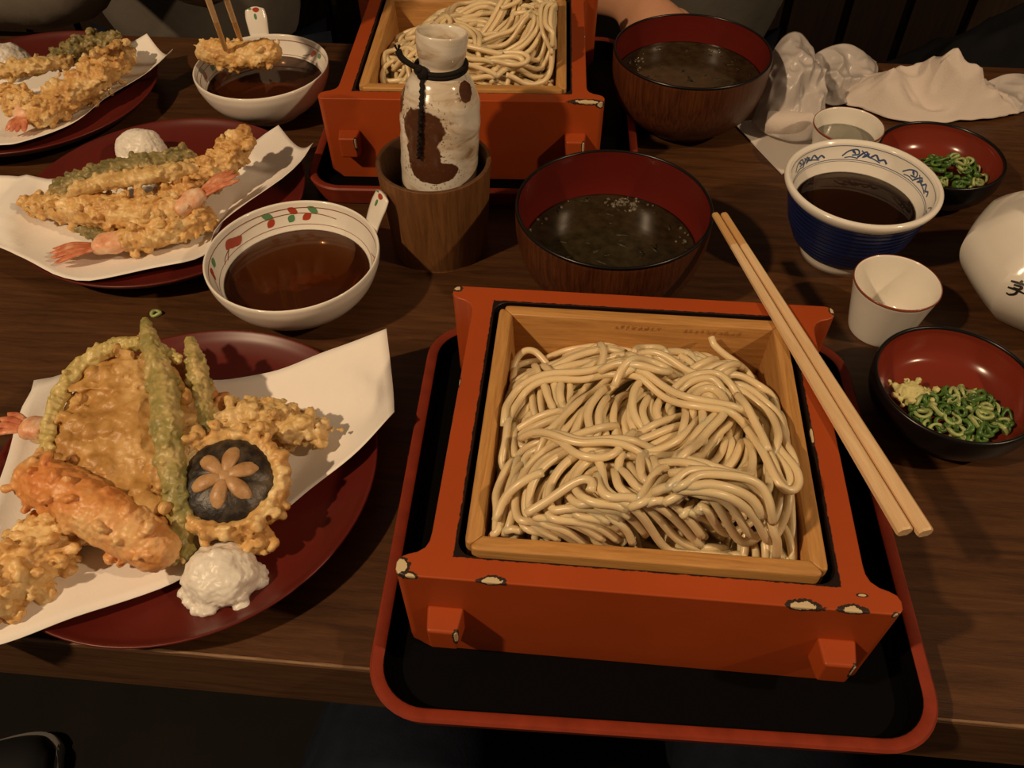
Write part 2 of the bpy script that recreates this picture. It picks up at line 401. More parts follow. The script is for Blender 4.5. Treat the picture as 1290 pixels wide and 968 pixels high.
# ---------------------------------------------------------------- lacquered box stands with wooden noodle boxes
HB = 0.072                                    # height of the stand above the tray floor
HOLE = 0.0858
def stand_outline():
    q = [(0.0985, 0.0), (0.0985, -0.074), (0.0989, -0.079), (0.1005, -0.0828), (0.1035, -0.0852), (0.1075, -0.0866), (0.1108, -0.0885), (0.1122, -0.0915), (0.1120, -0.0950), (0.1102, -0.0974), (0.1075, -0.0982), (0.0, -0.0982)]
    fr = q[1:-1]                                                       # front right
    out = list(fr) + [(-x, y) for x, y in reversed(fr)]                # to front left
    return out + [(-x, -y) for x, y in fr] + [(x, -y) for x, y in reversed(fr)]
def make_stand(label, chips, loc, rotz):
    t = thing('lacquered_box_stand', label, 'box stand', loc, rotz, 'orange lacquered noodle box stands')
    m = lacquer_frame('orange_lacquer', (0.40, 0.066, 0.012), chips, HOLE); mp = lacquer_frame('orange_lacquer_peg', (0.40, 0.066, 0.012), [((0.0068, -0.0135, 0.040), (0.0022, 0.003, 0.008))], 0)
    bm = bmesh.new()
    outer = stand_outline(); inner = rrect(HOLE, HOLE, 0.009, 6)
    def ring(pts, z):
        vs = [bm.verts.new((x, y, z)) for x, y in pts]
        return vs, [bm.edges.new((vs[i], vs[(i + 1) % len(vs)])) for i in range(len(vs))]
    def low(p, z):
        x, y = p
        if abs(x) > 0.099: x = math.copysign(0.099 + (abs(x) - 0.099) * (0.25 if z < 0.004 else 0.92), x)
        return (x, y)
    ov, oe = ring(outer, HB); iv, ie = ring(inner, HB)
    bmesh.ops.triangle_fill(bm, edges=oe + ie, use_beauty=True, use_dissolve=False)
    prev = ov
    for z in (0.016, 0.007, 0.0):
        cur = [bm.verts.new((*low(p, z if z else 0.0), z)) for p in outer]
        for i in range(len(cur)): bm.faces.new((prev[i], prev[(i + 1) % len(cur)], cur[(i + 1) % len(cur)], cur[i]))
        prev = cur
    ib = [bm.verts.new((x, y, 0.0)) for x, y in inner]
    for i in range(len(ib)): bm.faces.new((iv[(i + 1) % len(ib)], iv[i], ib[i], ib[(i + 1) % len(ib)]))
    be = [bm.edges.get((prev[i], prev[(i + 1) % len(prev)])) for i in range(len(prev))] + [bm.edges.get((ib[i], ib[(i + 1) % len(ib)])) for i in range(len(ib))]
    bmesh.ops.triangle_fill(bm, edges=be, use_beauty=True, use_dissolve=False)
    bmesh.ops.recalc_face_normals(bm, faces=bm.faces)
    fr = obj('frame', bm, m, t, smooth=True); bevel_mod(fr, 0.0018, 3, 50)
    fr.modifiers.new('weighted', 'WEIGHTED_NORMAL')
    for sx in (-1, 1):
        for sy in (-1, 1):
            V, F = loft([[(x, y, z) for x, z in pts] for y, pts in (
                (0.0, [(-0.0085, 0.024), (0.0085, 0.024), (0.0088, 0.045), (-0.0088, 0.045)]),
                (-0.0135, [(-0.0068, 0.027), (0.0068, 0.027), (0.0072, 0.0445), (-0.0072, 0.0445)]))])
            p = obj('peg', mesh('peg', V, F), mp, t, (sx * 0.0905, sy * 0.0975, 0), (0, 0, 0 if sy < 0 else PI))
            bevel_mod(p, 0.0016, 3, 40); p.modifiers.new('weighted', 'WEIGHTED_NORMAL')
    return t
def make_box(label, loc, rotz):
    t = thing('wooden_noodle_box', label, 'wooden box', loc, rotz, 'pale wooden noodle boxes')
    ho, th, zt, zb = 0.0825, 0.0078, HB + 0.0008, 0.006
    o, i2 = ho, ho - th; ib = i2 - 0.0035
    def wall():
        # long wall with mitred ends, inner face leaning in towards the floor
        def quad(z, inn): return [(-o, -o, z), (o, -o, z), (inn, -inn, z), (-inn, -inn, z)]
        return loft([quad(zb, ib), quad(zt, i2)])
    for k in range(4):
        w = obj('side_wall', mesh('side_wall', *wall()), M['cypress'], t, (0, 0, 0), (0, 0, k * PI / 2))
        bm = bmesh.new(); bm.from_mesh(w.data)
        es = [e for e in bm.edges if abs(e.verts[0].co.x - e.verts[1].co.x) < 1e-6 and abs(abs(e.verts[0].co.x) - o) < 1e-6]
        bmesh.ops.bevel(bm, geom=es, offset=0.0062, segments=4, affect='EDGES', profile=0.5)
        bm.to_mesh(w.data); bm.free()
        bevel_mod(w, 0.0009, 2, 50)
    # worn, barely readable red stamp along the top of the back wall's inside
    rs = random.Random(31); st = []
    for x0, x1 in ((-0.0145, 0.0105), (0.0250, 0.0570)):
        x = x0
        while x < x1:
            w = rs.uniform(0.0022, 0.0032)
            for q in range(4):
                a, b = (x + rs.uniform(0, w), 0.0662 + rs.uniform(0, 0.0034)), (x + rs.uniform(0, w), 0.0662 + rs.uniform(0, 0.0034))
                L_ = math.hypot(b[0] - a[0], b[1] - a[1]) + 1e-6; nx_, nz_ = -(b[1] - a[1]) / L_ * 0.00022, (b[0] - a[0]) / L_ * 0.00022
                yy = lambda z: i2 - 0.00025 - (zt - z) * 0.0035 / (zt - zb)
                st.append(([(a[0] + nx_, yy(a[1]), a[1] + nz_), (b[0] + nx_, yy(b[1]), b[1] + nz_), (b[0] - nx_, yy(b[1]), b[1] - nz_), (a[0] - nx_, yy(a[1]), a[1] - nz_)], [(0, 1, 2, 3)]))
            x += w + 0.0008
    o2 = obj('faded_stamp', mesh('faded_stamp', *join_data(st)), plain('faded_red_stamp', (0.42, 0.175, 0.052), 0.6), t, smooth=False); o2['label'] = 'faded reddish stamped lettering'; o2['kind'] = 'stuff'
    obj('box_floor', mesh('box_floor', *box_data(-ib - 0.001, ib + 0.001, -ib - 0.001, ib + 0.001, 0.008, 0.014)), M['cypress'], t, smooth=False)
    return t
Y0 = -0.0982
near_chips = [((-0.1105, -0.094, HB), (0.0055, 0.0065, 0.0065)), ((-0.105, Y0, HB), (0.0045, 0.003, 0.003)), ((-0.0675, Y0 + 0.0005, HB), (0.0085, 0.0032, 0.0030)),
              ((0.0695, Y0 + 0.0005, HB), (0.0100, 0.0040, 0.0032)), ((0.0905, Y0 + 0.0003, HB), (0.0078, 0.0034, 0.0030)), ((0.1085, Y0, HB - 0.001), (0.0022, 0.0022, 0.0022)),
              ((-0.0985, 0.02, HB), (0.0012, 0.004, 0.002)), ((-0.1105, 0.096, HB), (0.0045, 0.004, 0.003)), ((0.1115, 0.096, HB), (0.003, 0.006, 0.003)),
              ((0.0862, 0.0, HB), (0.0012, 0.008, 0.003)), ((0.0955, -0.090, HB), (0.0035, 0.0012, 0.001)), ((-0.084, -0.1120, 0.038), (0.0025, 0.0022, 0.008))]
far_chips = [((0.098, Y0 + 0.0005, HB), (0.016, 0.0042, 0.0032)), ((0.1095, Y0, HB - 0.002), (0.005, 0.004, 0.004)), ((0.0985, 0.01, HB), (0.001, 0.004, 0.002)), ((-0.0985, 0.04, HB), (0.001, 0.005, 0.002))]
make_stand('orange lacquered box stand with chipped front edge, on the tray at the table edge', near_chips, (0, 0, 0.006), 0)
make_box('pale wooden box of noodles with chopsticks lying across its stand', (0, 0, 0.006), 0)
FB = (-0.1425, 0.410, 0.006); FR = math.radians(2.9)
make_stand('orange lacquered box stand behind the speckled sake bottle', far_chips, FB, FR)
make_box('pale wooden box of noodles behind the speckled sake bottle', FB, FR)

# ---------------------------------------------------------------- noodles
GUIDES = [
    (5, [(-23.8, 50.0), (-38.0, 45.0), (-53.6, 37.0), (-66.7, 23.3), (-72.2, 7.8), (-71.1, -6.4)]),
    (5, [(-9.4, 43.7), (-30.6, 39.0), (-49.7, 30.6), (-62.6, 16.6), (-68.8, -0.7), (-67.0, -11.3)]),
    (7, [(-33.5, 22.6), (-16.4, 35.9), (-0.5, 41.6), (15.5, 47.1), (33.4, 51.8)]),
    (6, [(-2.4, 32.3), (11.8, 40.7), (26.2, 49.2), (39.4, 47.9)]),
    (6, [(36.8, 48.9), (46.6, 38.9), (58.6, 37.5), (67.4, 31.3), (68.8, 17.8)]),
    (6, [(42.5, 29.1), (54.9, 34.9), (66.2, 27.7), (69.4, 11.2), (69.1, -5.8)]),
    (4, [(-54.4, 23.1), (-51.8, 9.6), (-46.8, -1.0), (-42.3, -7.1)]),
    (4, [(-46.5, 22.6), (-44.8, 8.0), (-40.5, -2.6)]),
    (3, [(-39.1, -4.7), (-52.3, -6.9), (-63.7, -11.1), (-66.4, -17.6), (-61.1, -21.3), (-46.7, -15.9), (-35.6, -8.6)]),
    (3, [(-71.5, -7.5), (-71.2, -22.1), (-65.7, -33.7), (-55.6, -28.9), (-43.0, -23.8), (-32.0, -14.6)]),
    (3, [(-58.2, -37.0), (-60.4, -29.3), (-51.0, -25.5), (-39.5, -27.5), (-45.5, -35.9), (-56.0, -44.5)]),
    (5, [(38.1, 41.7), (27.2, 32.5), (18.1, 20.1), (7.7, 11.4), (0.8, -1.2), (-2.6, -18.2), (-9.0, -34.7)]),
    (12, [(-4.1, 21.7), (-14.3, 8.4), (-23.0, -13.8), (-29.7, -32.6)]),
    (8, [(-12.6, 4.1), (-15.7, -9.0), (-13.1, -21.2), (-18.5, -35.5)]),
    (8, [(5.9, 5.7), (4.0, -5.2), (7.2, -13.3), (11.9, -17.0)]),
    (6, [(13.3, 33.7), (21.8, 27.3), (31.9, 23.6), (40.0, 17.5)]),
    (5, [(70.9, 9.2), (70.3, -9.8), (69.2, -25.9), (70.5, -41.0)]),
    (9, [(57.4, -26.9), (61.8, -43.6), (64.9, -55.9), (64.5, -71.5)]),
    (6, [(52.6, -44.4), (55.5, -53.2), (58.3, -61.8), (60.2, -71.8)]),
    (6, [(-66.9, -45.5), (-69.7, -57.0), (-70.1, -67.8), (-67.8, -74.6)]),
    (5, [(-58.8, -48.6), (-60.1, -59.8), (-60.5, -72.2)]),
    (6, [(-23.3, -34.0), (-37.3, -39.1), (-48.0, -45.7), (-53.5, -55.5), (-53.9, -66.4), (-47.8, -71.1)]),
    (7, [(-15.2, -41.0), (-29.2, -46.0), (-39.7, -54.3), (-43.7, -63.7), (-38.8, -70.3), (-29.7, -73.0)]),
    (9, [(41.5, -8.2), (24.6, -20.9), (5.2, -34.4), (-13.6, -43.7), (-27.4, -51.4), (-34.0, -61.1), (-29.8, -69.5), (-20.7, -73.1)]),
    (9, [(47.7, 9.3), (43.1, -8.1), (37.2, -23.8), (25.3, -39.3), (11.1, -48.0), (-5.9, -51.4), (-19.7, -53.5), (-24.1, -60.2), (-17.9, -65.9)]),
    (6, [(-15.0, -54.9), (-13.4, -63.7), (-4.4, -67.3), (10.5, -67.7), (23.8, -69.1)]),
    (5, [(-4.3, -54.0), (-1.3, -60.9), (9.2, -62.6), (18.2, -62.7)]),
    (9, [(54.8, -21.3), (50.4, -35.2), (40.2, -47.3), (27.4, -56.6), (15.1, -63.8), (11.9, -72.7)]),
    (5, [(59.7, -34.4), (49.7, -42.8), (38.4, -51.1), (27.5, -55.7), (21.2, -61.5)]),
    (7, [(16.7, -61.9), (25.4, -66.4), (35.7, -67.2), (46.3, -64.6), (56.3, -53.1), (59.3, -38.2)]),
    (3, [(11.8, -73.6), (17.3, -66.3), (34.4, -65.6), (47.5, -67.0), (51.4, -72.6)]),
    (2, [(45.2, 20.2), (58.0, 12.4), (65.9, 1.2), (62.6, -14.6), (65.3, -26.2), (70.4, -35.4), (71.1, -44.6), (65.5, -50.5), (60.8, -45.5), (57.8, -30.8), (53.3, -11.3), (48.7, 11.6)]),
    (3, [(48.8, 22.8), (60.9, 17.1), (69.0, 6.8), (69.5, -9.9)]),
    (3, [(23.0, -3.5), (25.8, 11.8), (34.9, 17.1), (40.1, 7.6), (38.3, -6.4), (27.8, -21.6), (19.9, -37.9)]),
    (2, [(14.4, 10.9), (19.7, 18.0), (26.7, 23.2), (37.1, 25.2), (41.8, 19.9)]),
    (2, [(-71.8, 3.4), (-65.4, 18.7), (-49.3, 25.4), (-31.9, 26.9), (-16.3, 28.3), (-2.4, 20.2), (7.6, 9.8), (19.0, -0.7), (30.3, -4.4), (41.3, -5.5)]),
    (1, [(-51.0, -25.5), (-42.6, -30.7), (-34.0, -42.6), (-23.0, -45.8), (-15.2, -41.0), (-11.4, -32.9), (-5.9, -24.6)]),
    (2, [(-44.4, -27.9), (-31.2, -34.7), (-20.1, -36.0)]),
    (1, [(-56.1, -71.0), (-43.6, -65.5), (-30.2, -60.4), (-25.9, -64.8), (-28.3, -68.5)]),
    (1, [(-49.2, -51.5), (-61.1, -57.1), (-68.6, -59.6), (-71.0, -68.8)]),
    (1, [(-4.1, 47.9), (-1.3, 56.9), (5.1, 61.8), (11.9, 59.3), (14.7, 50.7)]),
    (2, [(-4.1, 27.5), (4.6, 31.0), (12.3, 26.5), (4.5, 22.4), (-3.3, 24.0)]),
    (1, [(48.7, 11.6), (50.1, -1.2), (54.5, -15.3), (58.7, -28.7)]),
]
SINGLES = [[(-71, 34, 50), (-71.5, 48, 57), (-67, 56.0, 61), (-60, 57, 61), (-52, 50.0, 58), (-46, 44, 55)],
           [(40.5, 70.5, 68), (42.5, 66, 66), (48, 62.5, 63), (55, 58, 61), (61, 50, 61), (64, 42, 59), (65, 34, 55)]]
def noodle_mesh(seed, guides, singles):
    rng = np.random.default_rng(seed)
    N = 160; H = 0.080                                         # 1 mm grid over the box
    ax = np.linspace(-H, H, N + 1)
    gx, gy = np.meshgrid(ax, ax, indexing='ij')
    lim = 0.0724
    def base(x, y):
        u = np.clip(np.abs(x) / 0.078, 0, 1); v = np.clip(np.abs(y + 0.004) / 0.080, 0, 1)
        f = (1 - u ** 4) * (1 - v ** 5)
        back = np.clip((y - 0.052) / 0.025, 0, 1)
        return 0.038 + 0.0175 * f - 0.010 * back
    hm = base(gx, gy)
    RN = 0.00205
    parts = []
    def lay(xy, r=RN, sink=0.5, dive=0.0045):
        d = np.r_[0, np.cumsum(np.linalg.norm(np.diff(xy, axis=0), axis=1))]
        n = max(6, int(d[-1] / 0.0021)); t = np.linspace(0, d[-1], n)
        xy = np.c_[np.interp(t, d, xy[:, 0]), np.interp(t, d, xy[:, 1])]
        # stay inside the walls
        over = np.abs(xy) > lim; xy = np.where(over, np.sign(xy) * (lim - 0.0035 * rng.random()), xy)
        ij = np.clip(np.round((xy + H) / (2 * H) * N).astype(int), 2, N - 2)
        z = np.array([hm[i - 1:i + 2, j - 1:j + 2].max() for i, j in ij]) + r * sink
        pz = np.r_[np.repeat(z[0], 6), z, np.repeat(z[-1], 6)]
        mxf = np.array([pz[k:k + 5].max() for k in range(4, len(pz) - 8)])[:n]
        kern = np.exp(-0.5 * (np.arange(-6, 7) / 2.6) ** 2); kern /= kern.sum()
        mp = np.r_[np.repeat(mxf[0], 6), mxf, np.repeat(mxf[-1], 6)]
        zs = np.convolve(mp, kern, 'valid')[:n]
        zs = np.maximum(zs, z - r * 0.2)
        e = np.minimum(np.arange(n), np.arange(n)[::-1]) * 0.0021; zs = zs - dive * np.clip(1 - e / 0.009, 0, 1) ** 1.5
        for (i, j), zz in zip(ij, zs):
            for a in (-2, -1, 0, 1, 2):
                for b in (-2, -1, 0, 1, 2):
                    dd = math.hypot(a, b) * 0.001
                    if dd < r: hm[i + a, j + b] = max(hm[i + a, j + b], zz + math.sqrt(r * r - dd * dd) * 0.55)
        p3 = np.c_[xy, zs]
        sm = p3.copy()
        for _ in range(5): sm[1:-1] = (sm[:-2] + 2 * sm[1:-1] + sm[2:]) / 4
        parts.append(tube_data(sm, r * (0.94 + 0.12 * rng.random()), 8))
    # loose fill below
    for k in range(95):
        c = rng.uniform(-0.055, 0.055, 2); a0 = rng.uniform(0, 2 * PI); R = rng.uniform(0.014, 0.05); sw = rng.uniform(1.6, 4.0)
        tt = np.linspace(0, sw, 40); e = rng.uniform(0.6, 1.2)
        xy = c[None] + np.c_[R * np.cos(a0 + tt), e * R * np.sin(a0 + tt)] * (1 + 0.25 * np.sin(tt * 1.7 + k))[:, None]
        lay(xy)
    for n, pts in guides:
        g = spline([(x * 0.00098, y * 0.00098) for x, y in pts], 60)
        T = np.gradient(g, axis=0); T /= np.linalg.norm(T, axis=1)[:, None] + 1e-9
        Nn = np.c_[-T[:, 1], T[:, 0]]
        order = list(range(n)); rng.shuffle(order)
        for k in order:
            off = (k - (n - 1) / 2) * 0.0037
            ph = rng.uniform(0, 6.28); wob = 0.0010 * np.sin(np.linspace(0, 4.5, 60) + ph)
            tw = rng.uniform(-0.25, 0.25)                        # strands drift across the bundle
            o = off * (1 + tw * np.linspace(-1, 1, 60)) + wob
            a, b = rng.integers(0, 7), rng.integers(0, 7)
            xy = g + Nn * o[:, None]
            if n > 1:
                # carry each strand on past the bundle, bending away, so that the ends stagger and tuck under
                for end in (0, -1):
                    d = (xy[0] - xy[3]) if end == 0 else (xy[-1] - xy[-4]); d = d / (np.linalg.norm(d) + 1e-9)
                    ln = rng.uniform(0.002, 0.024); bend = rng.uniform(-40, 40); p = xy[0 if end == 0 else -1].copy(); ext = []
                    for q in range(8):
                        w = bend * ln / 8; d = np.array([d[0] * math.cos(w) - d[1] * math.sin(w), d[0] * math.sin(w) + d[1] * math.cos(w)]); p = p + d * ln / 8; ext.append(p.copy())
                    xy = np.vstack([np.array(ext)[::-1], xy]) if end == 0 else np.vstack([xy, np.array(ext)])
            lay(xy, dive=0.0045 if n > 1 else 0.001)
    for s in singles:
        parts.append(tube_data(spline([tuple(c * 0.001 for c in p) for p in s], 40), RN, 8))
    # the packed noodles underneath
    m = 40; bx = np.linspace(-0.0735, 0.0735, m); V = [(x, y, float(base(x, y)) - 0.001) for x in bx for y in bx]
    F = [(i * m + j, (i + 1) * m + j, (i + 1) * m + j + 1, i * m + j + 1) for i in range(m - 1) for j in range(m - 1)]
    parts.append((V, F))
    return mesh('udon_noodles', *join_data(parts))
tag(obj('udon_noodles', noodle_mesh(3, GUIDES, SINGLES), M['noodle'], None, (0, 0, 0.006)),
    'heap of pale udon noodles in the wooden box with chopsticks across', 'noodles', 'boxed udon noodles', 'stuff')
rg = np.random.default_rng(8)
g2 = [(n, [(-y * 0.95 + 4, -x * 0.95 + 2) for x, y in p]) for n, p in GUIDES]
tag(obj('udon_noodles', noodle_mesh(11, g2, []), M['noodle'], None, (FB[0], FB[1], 0.006), (0, 0, FR)),
    'heap of pale udon noodles in the wooden box behind the bottle', 'noodles', 'boxed udon noodles', 'stuff')

# chopsticks lying across the stand
def stick(name, a, b, w0, w1, label):
    a, b = Vector(a), Vector(b); d = b - a; L = d.length
    t = thing(name, label, 'chopstick', a, 0, 'disposable wooden chopsticks')
    t.rotation_euler = d.to_track_quat('Y', 'Z').to_euler()
    def sec(y, w): h = w * 0.78; c = w * 0.22; return [(x, y, z) for x, z in ((-w / 2 + c, 0), (w / 2 - c, 0), (w / 2, c), (w / 2, h - c), (w / 2 - c, h), (-w / 2 + c, h), (-w / 2, h - c), (-w / 2, c))]
    ym = 0.034
    wm = w0 + (w1 - w0) * ym / L
    o = obj('tip', mesh('tip', *loft([sec(0, w0 * 0.9), sec(0.0015, w0), sec(ym, wm)])), M['chop_wet'], t, smooth=False); o['label'] = 'darker wet tip'
    obj('shaft', mesh('shaft', *loft([sec(ym, wm), sec(L - 0.001, w1), sec(L, w1 * 0.9)])), M['chop'], t, smooth=False)
    return t
zc = 0.0782
stick('chopstick', (0.0488, 0.1795, zc), (0.1195, -0.0575, zc), 0.0044, 0.0076, 'pale wooden chopstick laid across the box stand, on the noodle side of its pair')
stick('chopstick', (0.0545, 0.1800, zc), (0.1288, -0.0572, zc), 0.0044, 0.0076, 'pale wooden chopstick laid across the box stand, on the sake cup side of its pair')

# ---------------------------------------------------------------- bowls and cups
def smooth_prof(pts, n=40): return [tuple(p) for p in spline(pts, n)]
def inner_map(prof):
    """prof: inner profile (r, z) from rim down -> f(theta, s) point just inside the surface"""
    P = np.array(prof); d = np.r_[0, np.cumsum(np.linalg.norm(np.diff(P, axis=0), axis=1))]
    def f(th, s, off=0.00018):
        r = np.interp(s, d, P[:, 0]); z = np.interp(s, d, P[:, 1])
        e = 0.0006; dr = np.interp(s + e, d, P[:, 0]) - np.interp(s - e, d, P[:, 0]); dz = np.interp(s + e, d, P[:, 1]) - np.interp(s - e, d, P[:, 1])
        n = np.array([dz, -dr]); n /= np.linalg.norm(n) + 1e-12
        if n[0] > 0: n = -n
        r += n[0] * off; z += abs(n[1]) * off
        return (r * math.cos(th), r * math.sin(th), z), r
    return f
def decal(fm, th0, s0, shape):
    """shape: outline in metres (a = round the bowl, b = down the wall)"""
    rings = [0.0, 0.5, 1.0]; V, F = [], []
    _, r0 = fm(th0, s0); n = len(shape)
    ca = sum(p[0] for p in shape) / n; cb = sum(p[1] for p in shape) / n
    V.append(fm(th0 + ca / r0, s0 + cb)[0])
    for k in rings[1:]:
        for a, b in shape: V.append(fm(th0 + (ca + (a - ca) * k) / r0, s0 + cb + (b - cb) * k)[0])
    for i in range(n):
        j = (i + 1) % n; F.append((0, 1 + i, 1 + j)); F.append((1 + i, 1 + n + i, 1 + n + j, 1 + j))
    return V, F
def leaf_shape(l, w, ang, n=8):
    o = []
    for i in range(n + 1): t = i / n; o.append((l * (t - 0.5), w * 0.5 * math.sin(PI * t) ** 0.8))
    for i in range(n - 1, 0, -1): t = i / n; o.append((l * (t - 0.5), -w * 0.5 * math.sin(PI * t) ** 0.8))
    c, s = math.cos(ang), math.sin(ang); return [(a * c - b * s, a * s + b * c) for a, b in o]
def stroke_decal(fm, pts, w):
    """pts of (theta, s): a painted line"""
    P = spline(pts, 18); V, F = [], []
    T = np.gradient(P, axis=0)
    for (th, s), t in zip(P, T):
        _, r = fm(th, s); d = np.array([t[0] * r, t[1]]); d /= np.linalg.norm(d) + 1e-12; nn = np.array([-d[1], d[0]]) * w / 2
        for sg in (1, -1): V.append(fm(th + sg * nn[0] / r, s + sg * nn[1])[0])
    for i in range(len(P) - 1): F.append((2 * i, 2 * i + 1, 2 * i + 3, 2 * i + 2))
    return V, F
def ring_decal(fm, s, w, seg=96):
    V, F = [], []
    for i in range(seg):
        th = 2 * PI * i / seg; V += [fm(th, s - w / 2)[0], fm(th, s + w / 2)[0]]
    for i in range(seg): j = (i + 1) % seg; F.append((2 * i, 2 * i + 1, 2 * j + 1, 2 * j))
    return V, F
def liquid_fill(prof, z, seg=64, shrink=0.00035):
    """closed body of liquid filling the inner profile up to z"""
    P = [(r, zz) for r, zz in prof if zz < z]
    Q = np.array(prof); rz = float(np.interp(-z, -Q[:, 1], Q[:, 0]))
    pr = [(0, z), (rz * 0.5, z), (rz * 0.9, z), (rz - 0.0012, z), (rz - shrink, z + 0.0005)] + [(max(0, r - shrink), zz + shrink) for r, zz in P]
    if pr[-1][0] > 1e-6: pr.append((0, pr[-1][1]))
    return lathe(pr, seg)

# white dipping bowls with a tongue handle and painted flowers
DIP_IN = smooth_prof([(0.0588, 0.0440), (0.0572, 0.0380), (0.0520, 0.0255), (0.0430, 0.0155), (0.0300, 0.0095), (0.0, 0.0075)], 36)
DIP_OUT = smooth_prof([(0.0, 0.0030), (0.0250, 0.0030), (0.0262, 0.0), (0.0290, 0.0), (0.0298, 0.0045), (0.0420, 0.0100), (0.0530, 0.0215), (0.0590, 0.0345), (0.0604, 0.0420)], 44)
def dip_bowl(label, loc, hth, flowers):
    t = thing('dipping_bowl', label, 'bowl', loc, 0, 'white dipping bowls with painted flowers')
    obj('bowl_body', lathe(DIP_OUT + [(0.0604, 0.0440), (0.0597, 0.0449)] + DIP_IN, 80), M['white'], t)
    # tongue handle: climbs the outside wall and stands above the rim
    path = spline([(0.0500, 0.0170), (0.0570, 0.0300), (0.0612, 0.0420), (0.0660, 0.0520), (0.0715, 0.0610), (0.0738, 0.0650)], 22)
    wid = np.interp(np.linspace(0, 1, 22), [0, 0.35, 0.7, 0.9, 1], [0.0030, 0.0085, 0.0100, 0.0088, 0.0032])
    loops = []
    for (r, z), w in zip(path, wid):
        loops.append([(r + 0.0019 * math.sin(a) * 0.9, w * math.cos(a), z - 0.0012 * math.sin(a)) for a in np.linspace(0, 2 * PI, 17)[:-1]])
    h = obj('handle', mesh('handle', *loft(loops)), M['white'], t, rot=(0, 0, hth)); h['label'] = 'tongue shaped handle with a painted bud'
    def hp(u, v):                                   # point on the inner face of the tongue
        k = u * 21; r = np.interp(k, range(22), path[:, 0]); z = np.interp(k, range(22), path[:, 1]); return (r - 0.0021, v, z + 0.0013)
    def hblob(u0, v0, lu, lv): 
        n = 14; V = [hp(u0, v0)] + [hp(u0 + lu * math.cos(2 * PI * i / n), v0 + lv * math.sin(2 * PI * i / n)) for i in range(n)]
        return V, [(0, 1 + i, 1 + (i + 1) % n) for i in range(n)]
    obj('painted_bud', mesh('painted_bud', *hblob(0.88, -0.001, 0.085, 0.0030)), M['red_paint'], h)
    obj('painted_leaf', mesh('painted_leaf', *join_data([hblob(0.93, 0.0045, 0.035, 0.0018), hblob(0.72, 0.0005, 0.05, 0.0012)])), M['green_paint'], h)
    fm = inner_map(DIP_IN)
    red, green, line = [], [], [ring_decal(fm, 0.0042, 0.0007), ring_decal(fm, 0.0168, 0.0004)]
    for th, kind in flowers:
        D = math.radians
        if kind == 'spray':
            for da, s in ((0, 0.0115), (4, 0.0100), (-4, 0.0125)): red.append(decal(fm, th + D(da), s, leaf_shape(0.0105, 0.0062, 0.35)))
            for dd in (10, 15): line.append(stroke_decal(fm, [(th + D(6), 0.0125), (th + D(dd), 0.0150), (th + D(dd + 4), 0.0175)], 0.0007))
            line.append(stroke_decal(fm, [(th - D(3), 0.0108), (th - D(25), 0.0090), (th - D(48), 0.0082), (th - D(70), 0.0088), (th - D(86), 0.0105)], 0.0006))
            for da, s, l, a, c in ((-33, 0.0066, 0.0095, -0.5, 'g'), (-34, 0.0122, 0.0080, 0.7, 'r'), (-52, 0.0060, 0.0085, -0.6, 'r'), (-50, 0.0118, 0.0070, 0.9, 'g'), (-62, 0.0112, 0.0085, 0.6, 'r'), (-67, 0.0058, 0.0092, -0.5, 'g')):
                (red if c == 'r' else green).append(decal(fm, th + D(da), s, leaf_shape(l, 0.0052, a)))
        else:
            red.append(decal(fm, th, 0.0085, leaf_shape(0.0075, 0.0046, 0.4))); red.append(decal(fm, th + D(2), 0.0105, leaf_shape(0.0070, 0.0040, 0.9)))
            green.append(decal(fm, th - D(10), 0.0080, leaf_shape(0.0080, 0.0048, 0.6))); line.append(stroke_decal(fm, [(th + D(4), 0.0108), (th + D(10), 0.0135), (th + D(15), 0.0150)], 0.0006))
    for d in red: obj('painted_petal', mesh('painted_petal', *d), M['red_paint'], t)
    for d in green: obj('painted_leaf', mesh('painted_leaf', *d), M['green_paint'], t)
    obj('painted_lines', mesh('painted_lines', *join_data(line)), M['line_paint'], t)
    return t
R = math.radians
dip_bowl('white dipping bowl with painted flowers beside the wooden bottle holder', (-0.2365, 0.1600, 0), R(38), [(R(158), 'spray'), (R(-164), 'bud'), (R(8), 'bud'), (R(-60), 'bud')])
dip_bowl('white dipping bowl with fried food held over it by chopsticks', (-0.3350, 0.4170, 0), R(108), [(R(50), 'bud'), (R(215), 'spray'), (R(-60), 'bud')])
for c, lab in (((-0.2365, 0.1600, 0), 'amber dipping broth in the bowl beside the bottle holder'), ((-0.3350, 0.4170, 0), 'amber dipping broth in the bowl under the held tempura')):
    tag(obj('dipping_broth', liquid_fill(DIP_IN, 0.0245 if c[1] < 0.3 else 0.0265), M['tsuyu'], None, c), lab, 'broth', 'broths in white bowls')

# lacquered wood soup bowls
SB_IN = smooth_prof([(0.0652, 0.0690), (0.0650, 0.0600), (0.0628, 0.0400), (0.0540, 0.0210), (0.0360, 0.0120), (0.0, 0.0100)], 36)
SB_OUT = smooth_prof([(0.0, 0.0040), (0.0310, 0.0040), (0.0325, 0.0), (0.0350, 0.0), (0.0362, 0.0060), (0.0480, 0.0110), (0.0610, 0.0260), (0.0665, 0.0460), (0.0676, 0.0640), (0.0675, 0.0685)], 44)
def soup_bowl(label, loc, rim):
    t = thing('soup_bowl', label, 'bowl', loc, 0, 'red lined wooden soup bowls')
    obj('bowl_body', lathe(SB_OUT, 80), M['bowl_wood'], t)
    obj('lining', lathe(SB_IN, 80), M['red_lac'], t)['label'] = 'red lacquer lining'
    obj('rim', lathe([(0.0652, 0.0688), (0.0655, 0.0699), (0.0664, 0.0703), (0.0672, 0.0699), (0.0677, 0.0685), (0.0664, 0.0680)], 80, close=True), M['black_lac'], t)['label'] = 'thin black rim'
    return t
